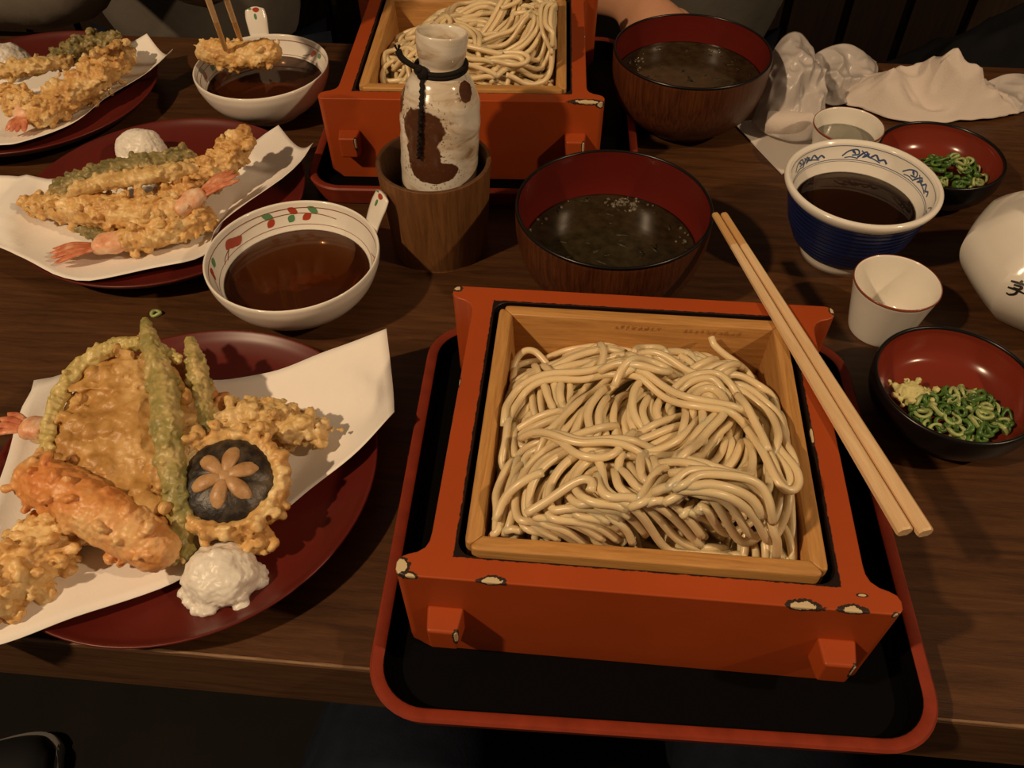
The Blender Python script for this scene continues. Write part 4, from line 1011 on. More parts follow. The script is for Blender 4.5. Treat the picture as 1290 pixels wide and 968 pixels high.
def shiitake():
    rng = random.Random(9); c = Vector((-0.2205, -0.0310, 0.0440))
    t = thing('shiitake_tempura', 'battered shiitake cap with a star cut in its dark top', 'tempura', c); t.rotation_euler = (R(14), R(4), R(8)); t.scale = (1.26, 1.26, 1.2)
    parts = []
    for k in range(36):
        a = 2 * PI * k / 36; parts.append(ico((0.0222 * math.cos(a), 0.0222 * math.sin(a), -0.004), (0.0046, 0.0046, 0.0066), 1))
    for k in range(130):
        a = rng.uniform(0, 6.28); r = rng.uniform(0.0195, 0.0270); parts.append(ico((r * math.cos(a), r * math.sin(a), rng.uniform(-0.010, 0.0035)), rng.uniform(0.0012, 0.0036), 1))
    parts.append(ico((0, 0, -0.008), (0.022, 0.022, 0.009), 2))
    for k in range(16): parts.append(ico((0.015 + rng.gauss(0, 0.003), -0.025 + rng.gauss(0, 0.0025), -0.009 + rng.gauss(0, 0.002)), rng.uniform(0.0015, 0.0035), 1))
    obj('batter', roughen(fuse(parts, 0.0010), [(160, 0.0016, 'n'), (420, 0.0010, 'n')], 3), M['tempura'], t)
    bm = lathe([(0, 0.0052), (0.006, 0.0050), (0.012, 0.0036), (0.0175, 0.0010), (0.0215, -0.003), (0.021, -0.006), (0, -0.008)], 72)
    for v in bm.verts:
        v.co += Vector((0, 0, 0.0011 * noise.noise(v.co * 330) + 0.0006 * noise.noise(v.co * 800)))
    cap = obj('cap', bm, M['mushroom'], t); cap['label'] = 'dark brown mushroom cap'
    for k in range(6):
        a = k * PI / 3 + 0.35
        S = spline([(0.0005, 0, 0.0042, 0.0016), (0.004, 0, 0.0052, 0.0026), (0.0085, 0, 0.0046, 0.0036), (0.0125, 0, 0.0026, 0.0030), (0.0148, 0, 0.0010, 0.0010)], 12)
        V, F = tube_data(S[:, :3], S[:, 3], 10, 0.45)
        me = mesh('star_petal', V, F)
        o = obj('star_petal', me, M['star'], t, rot=(0, 0, a))
    obj('star_centre', mesh('star_centre', *ico((0, 0, 0.0045), (0.0034, 0.0034, 0.0016), 2)), M['star'], t)
shiitake()
piece('flaky_tempura', 'flaky pale batter piece sticking out behind the shiitake', [(-0.246, 0.010, 0.0300, 0.0130), (-0.228, 0.018, 0.0310, 0.0140), (-0.208, 0.0205, 0.0290, 0.0125), (-0.188, 0.0195, 0.0240, 0.0085)], 41, 'tempura_pale', crumbs=220, cr=(0.0014, 0.0042), spread=2.0)
o = piece('carrot_tempura', 'plump orange carrot piece showing through translucent batter', [(-0.3240, -0.0400, 0.0440, 0.0140), (-0.3080, -0.0460, 0.0450, 0.0165), (-0.2890, -0.0540, 0.0430, 0.0170), (-0.2680, -0.0620, 0.0390, 0.0170), (-0.2500, -0.0690, 0.0330, 0.0150)], 43, 'tempura_carrot', crumbs=90, cr=(0.0015, 0.0038), rough=0.0007)
prawn('flaky prawn tempura in front of the carrot piece', [(-0.3050, -0.0560, 0.0280, 0.0130), (-0.3120, -0.0740, 0.0290, 0.0165), (-0.3180, -0.0920, 0.0290, 0.0165), (-0.3280, -0.1080, 0.0290, 0.0150)], 44, None, crumbs=260, cr=(0.0014, 0.0040), spread=1.8)
radish('grated radish mound on the plate with the shiitake', (-0.2165, -0.0740, 0.0100), 0.0225, 0.0240, 3)

# --- second plate
prawn('long prawn tempura with its tail turned up towards the lifted paper', [(-0.4640, 0.2210, 0.0260, 0.0075), (-0.4400, 0.2180, 0.0280, 0.0120), (-0.4150, 0.2135, 0.0300, 0.0140), (-0.3900, 0.2100, 0.0310, 0.0145), (-0.3650, 0.2090, 0.0320, 0.0140), (-0.3420, 0.2120, 0.0340, 0.0115)], 51, ((-0.3400, 0.2120, 0.0370), (-0.3040, 0.2510, 0.0440)), 0.0115, crumbs=300, cr=(0.0013, 0.0036), spread=1.8)
prawn('prawn tempura with its tail fan lying on the white paper', [(-0.3250, 0.2180, 0.0240, 0.0100), (-0.3420, 0.2060, 0.0240, 0.0125), (-0.3600, 0.1960, 0.0235, 0.0120), (-0.3760, 0.1890, 0.0230, 0.0100)], 52, ((-0.3780, 0.1880, 0.0235), (-0.4230, 0.1640, 0.0240)), 0.0120, crumbs=170, spread=1.6)
prawn('flaky prawn tempura standing up at the folded paper corner', [(-0.3560, 0.2300, 0.0290, 0.0130), (-0.3420, 0.2480, 0.0330, 0.0140), (-0.3280, 0.2640, 0.0370, 0.0135), (-0.3160, 0.2770, 0.0450, 0.0120), (-0.3100, 0.2840, 0.0530, 0.0085)], 53, None, crumbs=280, cr=(0.0013, 0.0036), spread=2.0)
piece('leaf_tempura', 'grey green battered leaf in front of the radish mound', [(-0.4400, 0.2250, 0.0400, 0.0060), (-0.4170, 0.2370, 0.0440, 0.0090), (-0.3860, 0.2540, 0.0450, 0.0100), (-0.3540, 0.2740, 0.0430, 0.0070)], 54, 'tempura_leaf', crumbs=150, cr=(0.0012, 0.0030), flat=0.7)
piece('aubergine_tempura', 'pale battered slice lying across the prawn tempura', [(-0.4190, 0.2160, 0.0450, 0.0060), (-0.4000, 0.2220, 0.0490, 0.0085), (-0.3700, 0.2310, 0.0510, 0.0095), (-0.3500, 0.2420, 0.0490, 0.0085), (-0.3390, 0.2520, 0.0450, 0.0060)], 55, 'tempura_pale', crumbs=110, cr=(0.0012, 0.0028), flat=0.75, rough=0.0007)
piece('mushroom_tempura', 'flat dark edged tempura under the long prawn', [(-0.4200, 0.2060, 0.0180, 0.0060), (-0.3950, 0.2010, 0.0170, 0.0070), (-0.3650, 0.2000, 0.0170, 0.0070)], 56, 'tempura_leaf', crumbs=50, flat=0.7)
radish('grated radish mound behind the battered leaf', (-0.4120, 0.3080, 0.0085), 0.0240, 0.0330, 5)
rc_ = random.Random(12)
for x, y, s in ((-0.4150, 0.1870, 0.0030), (-0.3990, 0.1830, 0.0020), (-0.1760, 0.0220, 0.0022)):
    c = P2 if y > 0.1 else P1
    parts = [ico((rc_.gauss(0, s), rc_.gauss(0, s * 0.5), 0.0012), s * rc_.uniform(0.3, 0.7), 1) for k in range(7)]
    tag(obj('batter_crumb', fuse(parts, 0.0005), M['tempura_pale'], None, (x, y, plate_z(x, y, c) + (0.004 if c is P2 else 0.014))), 'tiny loose batter crumb on the paper below the long prawn' if c is P2 else 'lone batter crumb on the paper edge past the shiitake', 'crumb', 'loose batter crumbs')

# --- third plate
prawn('flaky prawn tempura beside the dark battered leaf and lifted paper corner', [(-0.5200, 0.3500, 0.0280, 0.0130), (-0.5050, 0.3680, 0.0310, 0.0150), (-0.4920, 0.3900, 0.0340, 0.0160), (-0.4830, 0.4150, 0.0370, 0.0165), (-0.4760, 0.4400, 0.0380, 0.0120)], 61, None, crumbs=280, cr=(0.0014, 0.0038), spread=1.8)
prawn('short prawn tempura with a red tail under the pale battered slice', [(-0.5600, 0.3780, 0.0270, 0.0110), (-0.5480, 0.3680, 0.0280, 0.0140), (-0.5350, 0.3580, 0.0280, 0.0130)], 62, ((-0.5320, 0.3540, 0.0300), (-0.5320, 0.3230, 0.0220)), 0.0115, crumbs=150, spread=1.6)
piece('aubergine_tempura', 'pale battered slice resting above the red tailed prawn', [(-0.5850, 0.3750, 0.0440, 0.0070), (-0.5600, 0.3860, 0.0460, 0.0095), (-0.5400, 0.3980, 0.0450, 0.0100), (-0.5210, 0.4200, 0.0400, 0.0070)], 63, 'tempura_pale', crumbs=90, flat=0.8)
piece('leaf_tempura', 'dark grey green battered leaf beside the grey sleeve', [(-0.5350, 0.4250, 0.0370, 0.0090), (-0.5150, 0.4480, 0.0400, 0.0110), (-0.4950, 0.4580, 0.0420, 0.0090)], 64, 'tempura_leaf', crumbs=140, cr=(0.0013, 0.0032), spread=1.6)
radish('grated radish mound beside the pale battered slice', (-0.5980, 0.4430, 0.0095), 0.0240, 0.0330, 7)

# ---------------------------------------------------------------- people
def grow(nodes, edges, root, sub=2):
    bm = bmesh.new(); lay = bm.verts.layers.skin.verify(); vs_ = {}
    for k, (co, r) in nodes.items():
        v = bm.verts.new(co); rr = (r, r) if np.isscalar(r) else r; v[lay].radius = rr; v[lay].use_root = (k == root); vs_[k] = v
    for a, b in edges: bm.edges.new((vs_[a], vs_[b]))
    me = bpy.data.meshes.new('grown'); bm.to_mesh(me); bm.free()
    return baked(me, [('SKIN', {}), ('SUBSURF', dict(levels=sub))])
M['flesh'] = plain('skin', (0.52, 0.27, 0.16), 0.5, 0.4, sss=0.15, vary=0.06, vscale=30)
M['hair'] = plain('black_hair', (0.010, 0.008, 0.007), 0.45, 0.4, bmp=0.5, bscale=200)
M['grey_shirt'] = plain('grey_brown_sweater', (0.20, 0.175, 0.145), 0.9, 0.1, vary=0.15, vscale=14, bmp=0.5, bscale=70)
M['dark_shirt'] = plain('dark_grey_shirt', (0.115, 0.105, 0.09), 0.9, 0.1, vary=0.2, vscale=14, bmp=0.5, bscale=60)
M['jeans'] = plain('dark_denim', (0.010, 0.013, 0.022), 0.85, 0.1, vary=0.2, vscale=60, bmp=0.3, bscale=500)
def person(label, pelvis, lean, J, cloth, sleeve_end):
    """J: world joints for shoulders, elbows, wrists; body in one skin, clothes as children"""
    t = thing('person', label, 'person', (pelvis[0], pelvis[1], FZ))
    o = Vector((pelvis[0], pelvis[1], FZ)); L = lambda p: Vector(p) - o
    px, py, pz = pelvis; chest = (px + lean[0], py + lean[1], pz + 0.40); nb = (px + lean[0] * 1.2, py + lean[1] * 1.25, pz + 0.53); hd = (nb[0], nb[1] - 0.025, nb[2] + 0.155)
    nodes = {'pel': (L(pelvis), (0.105, 0.085)), 'spi': (L((px + lean[0] * 0.5, py + lean[1] * 0.5, pz + 0.20)), (0.100, 0.080)), 'che': (L(chest), (0.105, 0.085)), 'nb': (L(nb), 0.055), 'nk': (L((nb[0], nb[1] - 0.01, nb[2] + 0.06)), 0.050),
             'jaw': (L((hd[0], hd[1] - 0.025, hd[2] - 0.06)), 0.060), 'hd': (L(hd), (0.078, 0.092)), 'crown': (L((hd[0], hd[1] + 0.01, hd[2] + 0.075)), 0.060)}
    ed = [('pel', 'spi'), ('spi', 'che'), ('che', 'nb'), ('nb', 'nk'), ('nk', 'jaw'), ('jaw', 'hd'), ('hd', 'crown')]
    for s in ('a', 'b'):
        sh, el, wr = (Vector(J[s][k]) for k in range(3)); hand = wr + (wr - el).normalized() * 0.06 if len(J[s]) < 4 else Vector(J[s][3])
        nodes.update({'sh' + s: (L(sh), 0.052), 'ua' + s: (L((sh + el) / 2), 0.044), 'el' + s: (L(el), 0.036), 'fa' + s: (L(el.lerp(wr, 0.4)), 0.034), 'wr' + s: (L(wr), (0.026, 0.020)), 'pm' + s: (L(hand), (0.036, 0.017))})
        ed += [('che', 'sh' + s), ('sh' + s, 'ua' + s), ('ua' + s, 'el' + s), ('el' + s, 'fa' + s), ('fa' + s, 'wr' + s), ('wr' + s, 'pm' + s)]
        sg = -1 if s == 'a' else 1; knee = Vector((px + sg * 0.11, py - 0.40, pz + 0.01)); foot = Vector((px + sg * 0.12, py - 0.30, FZ + 0.06))
        nodes.update({'hp' + s: (L((px + sg * 0.09, py - 0.06, pz - 0.01)), 0.088), 'kn' + s: (L(knee), 0.058), 'cf' + s: (L(knee.lerp(foot, 0.4)), 0.052), 'an' + s: (L(foot), 0.038), 'to' + s: (L(foot + Vector((0, -0.16, -0.03))), (0.04, 0.026))})
        ed += [('pel', 'hp' + s), ('hp' + s, 'kn' + s), ('kn' + s, 'cf' + s), ('cf' + s, 'an' + s), ('an' + s, 'to' + s)]
        # five fingers rooted in the palm
        f = (hand - wr).normalized(); side = f.cross(Vector((0, 0, 1))).normalized(); dn = side.cross(f).normalized()
        if dn.z > 0: dn = -dn
        for k in range(4):
            b = hand + f * 0.022 + side * (k - 1.5) * 0.017; ln = (0.064, 0.072, 0.068, 0.054)[k]; c = J.get('curl' + s, 0.5)
            p1 = b + (f + dn * c * 0.5).normalized() * ln * 0.45; p2 = p1 + (f * (1 - c) + dn * c * 1.3).normalized() * ln * 0.32; p3 = p2 + (f * (0.6 - c) + dn * c * 1.6).normalized() * ln * 0.25
            for i, (q, r) in enumerate(((b, 0.0095), (p1, 0.0088), (p2, 0.0082), (p3, 0.0068))): nodes['f%s%d%d' % (s, k, i)] = (L(q), r)
            ed += [('pm' + s, 'f%s%d0' % (s, k))] + [('f%s%d%d' % (s, k, i), 'f%s%d%d' % (s, k, i + 1)) for i in range(3)]
        b = hand - f * 0.02 + side * sg * 0.034; q = b + (f * 0.7 + side * sg * 0.5 + dn * 0.4).normalized() * 0.034; e = q + (f + dn * 0.5).normalized() * 0.026
        for i, (w, r) in enumerate(((b, 0.011), (q, 0.0098), (e, 0.0075))): nodes['t%s%d' % (s, i)] = (L(w), r)
        ed += [('pm' + s, 't%s0' % s), ('t%s0' % s, 't%s1' % s), ('t%s1' % s, 't%s2' % s)]
    obj('body', grow(nodes, ed, 'pel'), M['flesh'], t)
    # clothes: the same limbs, a little wider
    cl = {k: nodes[k] for k in ('pel', 'spi', 'che')}; cl['nb'] = (nodes['nb'][0] - Vector((0, 0, 0.02)), 0.068); ce = [('pel', 'spi'), ('spi', 'che'), ('che', 'nb')]
    cl = {k: (c, tuple(x + 0.042 for x in (r if not np.isscalar(r) else (r, r)))) for k, (c, r) in cl.items()}
    for s in ('a', 'b'):
        ks = ['sh', 'ua', 'el', 'fa', 'wr'][: 5 if sleeve_end[s] == 'long' else 2]
        for k in ks: cl[k + s] = (nodes[k + s][0], (nodes[k + s][1] if np.isscalar(nodes[k + s][1]) else nodes[k + s][1][0]) + 0.013)
        ce += [('che', 'sh' + s)] + [(ks[i] + s, ks[i + 1] + s) for i in range(len(ks) - 1)]
    me = grow(cl, ce, 'pel'); roughen(me, [(16, 0.010, 'n'), (45, 0.0035, 'a')], 4)
    obj('top', me, M[cloth], t)
    tr = {k: (nodes[k][0], tuple(x + 0.014 for x in ((nodes[k][1],) * 2 if np.isscalar(nodes[k][1]) else nodes[k][1]))) for k in ('pel', 'hpa', 'hpb', 'kna', 'knb', 'cfa', 'cfb', 'ana', 'anb')}
    obj('trousers', grow(tr, [('pel', 'hpa'), ('pel', 'hpb'), ('hpa', 'kna'), ('hpb', 'knb'), ('kna', 'cfa'), ('knb', 'cfb'), ('cfa', 'ana'), ('cfb', 'anb')], 'pel'), M['jeans'], t)
    h = L(hd)
    hm_ = roughen(fuse([ico(h + Vector((0, 0.018, 0.030)), (0.090, 0.098, 0.095), 3)], 0.006), [(30, 0.004, 'n')], 2)
    obj('hair', hm_, M['hair'], t)
    obj('nose', mesh('nose', *ico(h + Vector((0, -0.100, -0.012)), (0.013, 0.018, 0.020), 2)), M['flesh'], t)
    obj('mouth', mesh('mouth', *ico(h + Vector((0, -0.086, -0.052)), (0.022, 0.007, 0.006), 2)), plain('lips', (0.36, 0.12, 0.09), 0.5), t)
    for sg in (-1, 1):
        obj('eye', mesh('eye', *ico(h + Vector((sg * 0.031, -0.084, 0.008)), (0.011, 0.007, 0.006), 2)), M['hair'], t)
        obj('ear', mesh('ear', *ico(h + Vector((sg * 0.082, 0.004, -0.008)), (0.010, 0.018, 0.030), 2)), M['flesh'], t)
    return t
tip0, up0 = Vector((-0.3575, 0.4020, 0.0640)), Vector((-0.3506, 0.3800, 0.1187))
dirc = (up0 - tip0).normalized(); grip = tip0 + dirc * 0.150
person('person in a grey brown sweater holding chopsticks over a white bowl', (-0.60, 0.90, -0.24), (0.02, -0.05),
       {'a': [(-0.77, 0.83, 0.20), (-0.565, 0.562, 0.046), (-0.74, 0.548, 0.046), (-0.80, 0.545, 0.046)], 'b': [(-0.42, 0.83, 0.20), (-0.455, 0.585, 0.055), (-0.400, 0.440, 0.195), (grip.x - 0.020, grip.y + 0.045, grip.z + 0.004)], 'curlb': 0.75, 'curla': 0.3}, 'grey_shirt', {'a': 'long', 'b': 'long'})
person('person in a dark grey top with a bare forearm behind the soup bowl', (0.07, 0.92, -0.24), (0.0, -0.06),
       {'a': [(-0.08, 0.84, 0.20), (-0.13, 0.70, 0.02), (0.000, 0.585, 0.045), (0.022, 0.535, 0.030)], 'b': [(0.24, 0.86, 0.20), (0.21, 0.98, -0.02), (0.15, 0.95, -0.20)], 'curla': 0.5}, 'dark_shirt', {'a': 'short', 'b': 'long'})
# chopsticks held over the far bowl and the piece they grip
def held(a, d, lab):
    b = a + d * 0.225
    t = stick('chopstick', a, b, 0.0042, 0.0066, lab); return t
held(tip0, dirc, 'held wooden chopstick crossing the front of the gripped tempura')
tip1 = Vector((-0.3520, 0.4260, 0.0560)); d1 = (grip + Vector((0.012, 0.004, 0.0)) - tip1).normalized()
held(tip1, d1, 'held wooden chopstick with its tip behind the gripped tempura')
piece('held_tempura', 'golden tempura piece gripped in chopsticks above the broth', [(-0.3820, 0.4150, 0.0565, 0.0105), (-0.3680, 0.4140, 0.0550, 0.0125), (-0.3500, 0.4140, 0.0545, 0.0135), (-0.3330, 0.4150, 0.0560, 0.0135), (-0.3230, 0.4150, 0.0580, 0.0115)], 71, 'tempura', crumbs=90, cr=(0.0012, 0.0030))

# bench across the table, coat lying on it
t = thing('bench', 'dark wooden bench with vertical slatted back across the table', 'bench', (0, 1.0, FZ))
obj('seat', mesh('seat', *box_data(-1.2, 1.3, -0.22, 0.22, 0.310, 0.345)), M['wall'], t, smooth=False)
for x in (-1.1, 0.0, 1.2): obj('leg', mesh('leg', *box_data(x - 0.03, x + 0.03, -0.2, 0.2, 0, 0.335)), M['wall'], t, smooth=False)
for k in range(25): obj('back_slat', mesh('back_slat', *box_data(0, 0.085, 0.20, 0.22, 0.37, 0.95)), M['wall'], t, (-1.2 + 0.1 * k, 0, 0), smooth=False)
obj('top_rail', mesh('top_rail', *box_data(-1.2, 1.3, 0.195, 0.225, 0.95, 1.0)), M['wall'], t, smooth=False)
M['coat'] = plain('black_coat', (0.010, 0.010, 0.011), 0.85, 0.1, vary=0.2, vscale=30)
def cloth_lump(name, c, rx, ry, peaks, seed, folds, m, nr=26, na=72, tuck=0.004, fs=26):
    """crumpled cloth heap: radial sheet, peaks of (x, y, height, width), creased by ridged noise"""
    V, F = [], []
    def h(x, y): return sum(pz * math.exp(-(((x - px) ** 2 + (y - py) ** 2) / (w * w)) ** 0.75) for px, py, pz, w in peaks)
    V.append((0, 0, h(0, 0)))
    for i in range(1, nr + 1):
        u = i / nr
        for k in range(na):
            a = 2 * PI * k / na; e = 1 + 0.20 * noise.noise(Vector((math.cos(a) * 1.7 + seed, math.sin(a) * 1.7, 0))) + 0.07 * noise.noise(Vector((math.cos(a) * 6 + seed, math.sin(a) * 6, 5)))
            x, y = rx * u * e * math.cos(a), ry * u * e * math.sin(a)
            nz = 1 - abs(noise.noise(Vector((x * fs + seed, y * fs, seed)))) * 2
            n2 = 1 - abs(noise.noise(Vector((x * fs * 2.3 + seed, y * fs * 2.3, seed + 4)))) * 2
            z = tuck + (h(x, y) + folds * (nz + 0.5 * n2) * (1 - u ** 6)) * (1 - u ** 5)
            V.append((x, y, max(0.0012, z)))
    for k in range(na): F.append((0, 1 + k, 1 + (k + 1) % na))
    for i in range(nr - 1):
        for k in range(na): F.append((1 + i * na + k, 1 + (i + 1) * na + k, 1 + (i + 1) * na + (k + 1) % na, 1 + i * na + (k + 1) % na))
    o = obj(name, mesh(name, V, F), m, None, c)
    s = o.modifiers.new('thickness', 'SOLIDIFY'); s.thickness = 0.0011; s.offset = -1
    return o
tag(cloth_lump('coat', (0.62, 0.98, FZ + 0.37), 0.30, 0.19, [(0, 0, 0.16, 0.20), (0.1, 0.05, 0.06, 0.1)], 4, 0.03, M['coat'], fs=7), 'black coat bundled on the bench', 'coat')

# ---------------------------------------------------------------- towels, wrappers, sleeve
tag(cloth_lump('hand_towel', (0.2790, 0.4770, 0.0), 0.092, 0.040, [(0.010, 0.004, 0.036, 0.017), (0.026, -0.006, 0.018, 0.016), (-0.045, -0.010, 0.020, 0.024), (-0.060, 0.012, 0.012, 0.016), (0.052, -0.014, 0.018, 0.017), (-0.015, 0.016, 0.014, 0.02)], 6, 0.0085, M['towel'], nr=40, na=110, fs=26), 'crumpled damp white hand towel with a pointed peak', 'towel', 'used hand towels')
def film_mat():
    m = bpy.data.materials.new('clear_film'); m.use_nodes = True; nt = m.node_tree; nt.nodes.clear()
    out = node(nt, 'ShaderNodeOutputMaterial'); tr = node(nt, 'ShaderNodeBsdfTransparent'); gl = node(nt, 'ShaderNodeBsdfGlossy'); gl.inputs['Roughness'].default_value = 0.26
    df = node(nt, 'ShaderNodeBsdfDiffuse'); df.inputs['Color'].default_value = (0.70, 0.64, 0.60, 1)
    m1 = node(nt, 'ShaderNodeMixShader'); m1.inputs[0].default_value = 0.6; nt.links.new(tr.outputs[0], m1.inputs[1]); nt.links.new(df.outputs[0], m1.inputs[2])
    fr = node(nt, 'ShaderNodeFresnel'); fr.inputs['IOR'].default_value = 1.33
    m2 = node(nt, 'ShaderNodeMixShader'); nt.links.new(fr.outputs[0], m2.inputs[0]); nt.links.new(m1.outputs[0], m2.inputs[1]); nt.links.new(gl.outputs[0], m2.inputs[2])
    nt.links.new(m2.outputs[0], out.inputs['Surface']); return m
M['film'] = film_mat()
def sheet(name, bottom, top, seed, amp, m, nu=70, nv=44, fs=36, arch=0.0):
    B, T = spline(bottom, nu), spline(top, nu); V, F = [], []
    for i in range(nu):
        for j in range(nv):
            w = j / (nv - 1); p = B[i] * (1 - w) + T[i] * w
            q = Vector((p[0] * fs + seed, p[1] * fs, p[2] * fs)); d = ((1 - 2.6 * abs(noise.noise(q))) + 0.30 * (1 - 2.6 * abs(noise.noise(q * 2.1)))) * amp * math.sin(PI * min(1, 0.15 + 0.8 * w))
            V.append((p[0] + d * 0.4, p[1] - d * 0.6, max(0.0012, p[2] + d + arch * math.sin(PI * w))))
    for i in range(nu - 1):
        for j in range(nv - 1): F.append((i * nv + j, (i + 1) * nv + j, (i + 1) * nv + j + 1, i * nv + j + 1))
    o = obj(name, mesh(name, V, F), m); s = o.modifiers.new('thickness', 'SOLIDIFY'); s.thickness = 0.0004; s.offset = 0
    return o
tag(sheet('plastic_wrapper', [(0.172, 0.470, 0.002), (0.190, 0.462, 0.002), (0.212, 0.470, 0.002), (0.232, 0.486, 0.003)], [(0.163, 0.500, 0.026), (0.185, 0.512, 0.034), (0.206, 0.518, 0.034), (0.236, 0.522, 0.016)], 2, 0.006, M['film']), 'torn clear plastic wrapper behind the half filled sake cup', 'wrapper', 'towel wrappers')
tag(sheet('plastic_wrapper', [(0.330, 0.470, 0.002), (0.350, 0.462, 0.002), (0.375, 0.470, 0.002), (0.400, 0.480, 0.003)], [(0.335, 0.500, 0.012), (0.355, 0.505, 0.018), (0.385, 0.508, 0.014), (0.410, 0.505, 0.008)], 7, 0.005, M['film']), 'torn clear plastic wrapper poking out past the towel end', 'wrapper', 'towel wrappers')
# flat paper sleeve on the table, with a rolled towel in its open film in front of the bowl
t = obj('paper_sleeve', mesh('paper_sleeve', *loft([[(x, y, z) for x, y in ((0.0945, 0.4280), (0.1296, 0.3480), (0.1680, 0.3860), (0.1450, 0.4380))] for z in (0.0004, 0.0016)])), M['paper_white'], smooth=False)
tag(t, 'flat white paper sleeve lying between soup bowl and blue cup', 'paper sleeve')
tag(sheet('towel_wrapper', [(0.108, 0.420, 0.004), (0.124, 0.398, 0.004), (0.146, 0.392, 0.004), (0.172, 0.400, 0.004)], [(0.122, 0.470, 0.040), (0.132, 0.474, 0.060), (0.146, 0.476, 0.064), (0.160, 0.478, 0.050)], 3, 0.007, M['film'], arch=0.012), 'crumpled clear film standing up beside the soup bowl', 'wrapper')
path = spline([(0.1200, 0.4080, 0.0140, 0.0090), (0.1300, 0.4060, 0.0150, 0.0105), (0.1450, 0.4060, 0.0150, 0.0105), (0.1600, 0.4100, 0.0150, 0.0095)], 26)
me = mesh('rolled_towel', *tube_data(path[:, :3], path[:, 3], 18)); roughen(me, [(90, 0.0014, 'n')], 2)
tag(obj('rolled_towel', me, M['towel']), 'small rolled white towel inside the crumpled film', 'towel', 'used hand towels')

# ---------------------------------------------------------------- faceted white pot with brush lettering
PC = Vector((0.2915, 0.2000, 0)); A0 = R(214)
pp = smooth_prof([(0.0350, 0.0), (0.0400, 0.0030), (0.0510, 0.0140), (0.0605, 0.0270), (0.0640, 0.0400), (0.0610, 0.0530), (0.0450, 0.0700), (0.0280, 0.0768), (0.0170, 0.0800), (0.0150, 0.0850), (0.0165, 0.0940), (0.0185, 0.0970)], 48)
t = thing('faceted_pot', 'white glazed octagonal sake pot with black brush lettering', 'pot', PC)
def octo(r, z, n=8, sub=6):
    out = []
    for k in range(n):
        a, b = A0 + k * PI / 4, A0 + (k + 1) * PI / 4
        for i in range(sub):
            u = i / sub; f = 1.0 - 0.0 * u
            p = Vector((r * math.cos(a), r * math.sin(a), 0)).lerp(Vector((r * math.cos(b), r * math.sin(b), 0)), u)
            q = Vector((math.cos(a + (b - a) * u), math.sin(a + (b - a) * u), 0)) * r
            w = 0.25 + (0.75 if z > 0.079 else 0.0)
            w = max(w, min(1, abs(u - 0.5) * 0)); p = p.lerp(q, w); out.append((p.x, p.y, z))
    return out
inner = [(0.0172, 0.0975), (0.0150, 0.0950), (0.0132, 0.0860), (0.0135, 0.080), (0.02, 0.073)]
o = obj('pot_body', mesh('pot_body', *loft([octo(r, z) for r, z in pp] + [octo(r, z) for r, z in inner])), M['white'], t)
autosmooth(o, 28)
PA = np.array(pp)
def fpt(u, z, off=0.0007):
    r = float(np.interp(z, PA[:, 1], PA[:, 0])); a, b = A0, A0 + PI / 4
    p = Vector((r * math.cos(a), r * math.sin(a), z)).lerp(Vector((r * math.cos(b), r * math.sin(b), z)), u)
    q = Vector((r * math.cos(a + (b - a) * u), r * math.sin(a + (b - a) * u), z)); p = p.lerp(q, 0.25)
    n = Vector((math.cos(a + PI / 8 * 0.6), math.sin(a + PI / 8 * 0.6), 0.1)).normalized(); return p + n * off
def brush(pts, w):
    S = spline(pts, 10); V, F = [], []
    for i, (u, z) in enumerate(S):
        t_ = S[min(i + 1, 9)] - S[max(i - 1, 0)]; t_ = np.array([t_[0] * 0.04, t_[1]]); t_ /= np.linalg.norm(t_) + 1e-9
        ww = w * (0.55 + 0.45 * math.sin(PI * (0.15 + 0.8 * i / 9)))
        for sg in (1, -1): V.append(fpt(u - sg * t_[1] * ww / 0.04, z + sg * t_[0] * ww))
    for i in range(9): F.append((2 * i, 2 * i + 1, 2 * i + 3, 2 * i + 2))
    return V, F
ink = plain('black_ink', (0.02, 0.017, 0.014), 0.4)
chars = [[(0.44, 0.0560), (0.56, 0.0565), (0.74, 0.0572)], [(0.60, 0.0600), (0.56, 0.0540), (0.42, 0.0490)], [(0.58, 0.0540), (0.68, 0.0515), (0.78, 0.0490)], [(0.46, 0.0520), (0.60, 0.0528)], [(0.66, 0.0590), (0.64, 0.0540), (0.66, 0.0485)],
         [(0.26, 0.0415), (0.40, 0.0422), (0.56, 0.0428)], [(0.42, 0.0445), (0.41, 0.0420)], [(0.34, 0.0400), (0.48, 0.0406), (0.46, 0.0385), (0.36, 0.0382)], [(0.28, 0.0368), (0.42, 0.0374), (0.60, 0.0372)], [(0.46, 0.0368), (0.44, 0.0340), (0.36, 0.0318), (0.31, 0.0326)]]
obj('lettering', mesh('lettering', *join_data([brush([((u - 0.42) * 0.72 + 0.20, (z - 0.0440) * 0.9 + 0.0535) for u, z in c], 0.00075) for c in chars])), ink, t)['label'] = 'black handwritten brush characters'

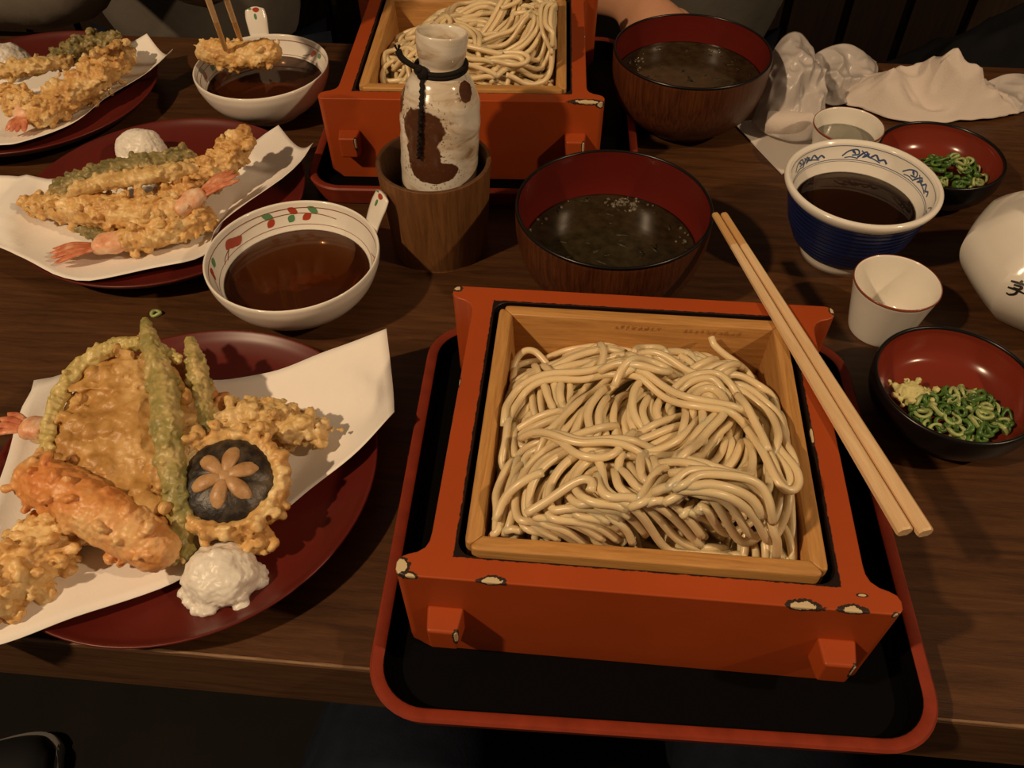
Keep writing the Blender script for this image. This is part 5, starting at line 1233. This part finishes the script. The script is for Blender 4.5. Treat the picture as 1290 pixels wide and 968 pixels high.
# ---------------------------------------------------------------- under the table edge
def shoe():
    t = thing('shoe', 'black shoe with a white sole edge on the floor beneath the table edge', 'shoe', (-0.775, -0.035, FZ)); t.rotation_euler = (0, 0, R(-72))
    def sec(y, w, h, z0): return [(w * math.cos(a) * (1.0 if math.sin(a) < 0.2 else 0.92), y, z0 + max(0, math.sin(a)) * h) for a in np.linspace(-0.001, PI + 0.001, 18)]
    st = [(-0.13, 0.020, 0.03), (-0.115, 0.034, 0.07), (-0.07, 0.038, 0.095), (-0.02, 0.038, 0.085), (0.04, 0.044, 0.062), (0.09, 0.047, 0.048), (0.12, 0.040, 0.038), (0.135, 0.020, 0.025)]
    S = spline(st, 30)
    obj('upper', mesh('upper', *loft([sec(y, w, h, 0.022) for y, w, h in S])), plain('black_canvas', (0.008, 0.008, 0.009), 0.8), t)
    def sol(g, z): return [(sx * (w + g), y + (g if k else 0), z) for sx, rng_ in ((1, S), (-1, S[::-1])) for k, (y, w, h) in enumerate(rng_)]
    obj('sole', mesh('sole', *loft([sol(0.004, 0.0), sol(0.006, 0.012), sol(0.004, 0.026)])), plain('white_rubber', (0.30, 0.29, 0.27), 0.7), t)
shoe()
lap = {'h': ((0, -0.55, -0.20), 0.13), 'ta': ((-0.13, -0.38, -0.19), 0.095), 'ka': ((-0.14, -0.02, -0.21), 0.068), 'sa': ((-0.15, 0.02, -0.45), 0.058), 'aa': ((-0.15, 0.03, -0.64), 0.045), 'tb': ((0.11, -0.38, -0.19), 0.095), 'kb': ((0.12, -0.02, -0.21), 0.068), 'sb': ((0.13, 0.02, -0.45), 0.058), 'ab': ((0.13, 0.03, -0.64), 0.045)}
me = grow({k: (Vector(c), r) for k, (c, r) in lap.items()}, [('h', 'ta'), ('ta', 'ka'), ('ka', 'sa'), ('sa', 'aa'), ('h', 'tb'), ('tb', 'kb'), ('kb', 'sb'), ('sb', 'ab')], 'h')
tag(obj('jeans', roughen(me, [(18, 0.006, 'n')], 1), M['jeans']), 'dark blue jeans of the diner seated at the table edge', 'jeans')
